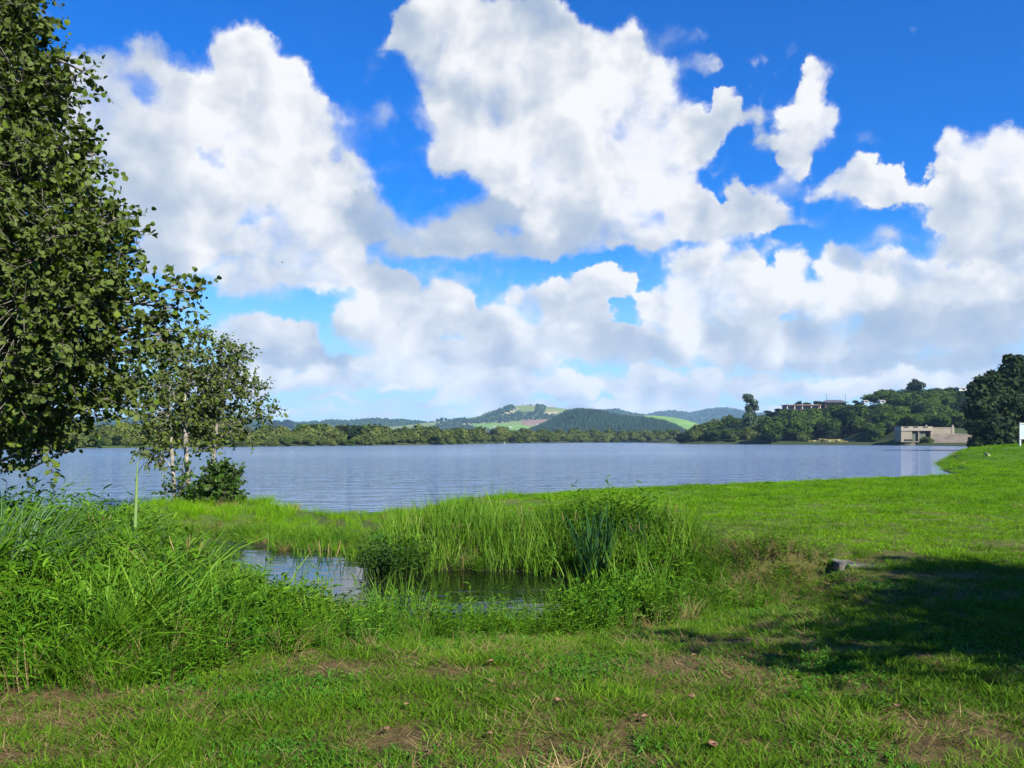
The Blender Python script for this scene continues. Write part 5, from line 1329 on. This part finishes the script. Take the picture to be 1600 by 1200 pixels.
# dead tufts
DEADT = [mesh('dead_tuft', *clump(60, .2, .3, .62, .009, 580 + k, (.1, .9), (.2, 1.1), 6), STRAW) for k in range(2)]
for xp, yp, Yp, s_, lab in ((443, 850, 15.2, .55, 'dead brown tuft at the far edge of the left water'), (1222, 905, 11.2, .8, 'dry straw coloured tuft left of the concrete culvert'), (1195, 915, 10.9, .6, 'dry grass tangle between the reeds and the straw tuft'), (1160, 870, 12.6, .55, 'low dry tuft on the lawn edge behind the ditch'), (1250, 900, 11.3, .7, 'dry tuft hanging over the dark hole at the culvert'), (1170, 915, 10.6, .6, 'dry tuft at the near side of the ditch'), (1130, 900, 11.0, .62, 'dry tuft at the right foot of the reeds'),
                            (938, 765, 27.2, .45, 'dried brown flower head standing at the lawn edge against the lake'), (640, 800, 22.8, .8, 'brown seeding grass at the lake edge left of the lawn'), (610, 803, 22.9, .7, 'thin brown seed stalks at the lake notch'), (680, 795, 23.0, .7, 'brown seeding grass at the lake edge nearer the lawn')):
    X = (xp - 800) / F * Yp
    plant('dead_tuft', lab, 'grass clump', DEADT[int(xp) % 2], (X, Yp, max(ground_z(X, Yp), WATER)), xp * .3, s_)
for xp, Yp, lab in ((1136, 31.0, 'tiny tall tuft on the lawn edge near the middle of the lake'), (1330, 35.0, 'tiny tall tuft on the lawn edge toward the right'), (1408, 36.6, 'smallest tuft on the lawn edge left of the mud strip')):
    X = (xp - 800) / F * Yp
    plant('lawn_tuft', lab, 'grass clump', P_TALL[0], (X, Yp, ground_z(X, Yp)), xp * .3, 1.0 if xp < 1200 else .7)

# ------------------------------------------------------------------ culvert
CUL = plain_mat('culvert_concrete', (.075, .065, .05), (.165, .145, .112), 4.5, bump=.5)
CULP = plain_mat('culvert_slab_edge', (.11, .10, .08), (.22, .20, .16), 5, bump=.4)
cu = thing('concrete_culvert', 'old grey concrete culvert end set in the turf beside the ditch', 'culvert', (px(1309, 905, 11.25)[0], 11.25, WATER - .01), R(-4))
part('side_slab', [box(.02, .10, .17, .10, .5, .46)], CULP, cu)
part('head_slab', [box(.155, .06, .165, .15, .5, .44)], CULP, cu)
wv, wf = box(.72, .14, .165, .96, .5, .40)
wv[wv[:, 0] > .5, 2] = np.where(wv[wv[:, 0] > .5, 2] > .2, .32, .22)
part('wing_wall', (wv, wf), CUL, cu)
part('pipe_mouth', box(-.036, .1, .10, .02, .3, .24), SLOT, cu)

# dark eroded edge of the lawn drawn as a tube, sign, litter, leaves, bird
EDGEM = plain_mat('dark_bank_edge', (.012, .011, .009), (.04, .034, .026), 6, bump=.4)
t_ = np.linspace(0, 1, 9)
lx = 18.7 + 2.3 * t_; ly = np.interp(lx, (18.5, 20.9, 22.2), (36.95, 38.1, 39.9)) + .12 * np.sin(t_ * 5)
pth = np.stack((lx, ly, np.array([ground_z(u_, w_) for u_, w_ in zip(lx, ly)]) + .09 + .05 * t_), -1)
tag(link('dark_lawn_edge', mesh('dark_lawn_edge', *tube(pth, .09 * np.sin(np.linspace(.35, 2.6, 9)) + .03, 7), EDGEM, True)), 'dark wet log lying in the shallows at the lawn corner', 'log')
SIGNB = plain_mat('sign_board', (.26, .34, .40), (.42, .50, .54), 1.2, rough=.5)
SIGNP = plain_mat('sign_post', (.34, .35, .34), (.45, .46, .45), 2, rough=.5)
Yg = 66.0; sX = (1598 - 800) / F * Yg
sg = thing('notice_board', 'pale blue white notice board on white posts on the grass mound', 'sign', (sX, Yg, ground_z(sX, Yg) - .1))
part('board', box(.55, 0, 1.28, 1.5, .05, 1.15), SIGNB, sg)
part('frame', [box(.55, -.035, 1.90, 1.62, .1, .09), box(.55, -.035, .68, 1.62, .1, .07)], SIGNP, sg)
for dx in (-.22, 1.34): part('post', box(dx, .0, .98, .11, .11, 2.0), SIGNP, sg)
pp = px(1543, 719, 60.0)
v, f = box(0, 0, .04, .42, .3, .05); v[4:, 2] += np.array([.1, -.02, .06, .2])
tag(link('litter_sheet', mesh('litter_sheet', v, f, plain_mat('pale_sheet', (.26, .27, .13), (.34, .35, .19), 2)), None, (pp[0], 60, ground_z(pp[0], 60) + .04), (R(18), 0, .5)), 'crumpled pale yellow sheet lying on the grass mound', 'litter')
DLM = plain_mat('dead_leaf', (.12, .06, .03), (.24, .14, .08), 30, rough=.7)
dl = []
for k in range(3):
    tv = ROUND_LEAF[0] * (1, 1, 3.2); tv[0, 2] += .18; tv[3, 2] += .3
    v2 = np.vstack((tv, tv * (1, 1, .9) + (0, 0, -.02)))
    dl.append(mesh('dead_leaf', v2, np.vstack((ROUND_LEAF[1], ROUND_LEAF[1][:, ::-1] + 6)), DLM))
for k, (xp, yp) in enumerate(((1080, 1030), (1118, 1178), (1122, 1172), (990, 1128), (1003, 1133), (1085, 1100), (640, 1112), (598, 1150), (870, 1110), (770, 1160), (1400, 1110), (760, 1045))):
    Yp = 1.6 * F / (yp - HORIZON); X = (xp - 800) / F * Yp
    plant('dead_leaf', 'curled dry brown leaf lying on the short grass', 'leaf', dl[k % 3], (X, Yp, ground_z(X, Yp) + .035), k * 1.7, .038 + .008 * (k % 3), 'dry leaves on the turf')
bd = thing('bird', 'tiny dark bird flying below the big cloud', 'bird', px(441, 410, 150), .6)
BIRDM = plain_mat('bird_feathers', (.02, .02, .02), (.04, .04, .04), 5)
link('body', mesh('body', *tube(np.array([(-.22, 0, 0), (-.12, 0, .01), (0, 0, 0), (.12, 0, .01), (.2, 0, .02)]), [.008, .04, .055, .035, .01], 6), BIRDM, True), bd)
for s_ in (-1, 1):
    wv = np.array([(-.05, .03 * s_, .02), (.08, .03 * s_, .02), (.06, .2 * s_, .12), (-.05, .2 * s_, .12), (-.02, .42 * s_, .06), (-.05, .03 * s_, .03), (.08, .03 * s_, .03), (.06, .2 * s_, .13), (-.05, .2 * s_, .13)])
    link('wing', mesh('wing', wv, [np.array([[0, 1, 2, 3], [5, 8, 7, 6]]), np.array([[3, 2, 4], [8, 4, 7]])], BIRDM), bd)

# ------------------------------------------------------------------ haze
def make_haze():
    v, f = box(0, 0, 0, 2, 2, 2)
    lo = np.array((-5200, -400, -2.2)); hi = np.array((5200, 7200, 330.0))
    v = lo + (v + 1) / 2 * (hi - lo)
    m = bpy.data.materials.new('haze'); m.use_nodes = True
    nt = m.node_tree; nt.nodes.clear()
    o = nt.nodes.new('ShaderNodeOutputMaterial'); p = nt.nodes.new('ShaderNodeVolumePrincipled')
    p.inputs['Color'].default_value = (.42, .66, 1.0, 1); p.inputs['Density'].default_value = HAZE; p.inputs['Anisotropy'].default_value = .0
    nt.links.new(p.outputs[0], o.inputs['Volume'])
    tag(link('haze', mesh('haze', v, f, m)), 'thin blue air between the shore and the far hills', kind='stuff')
HAZE = .00008
make_haze()
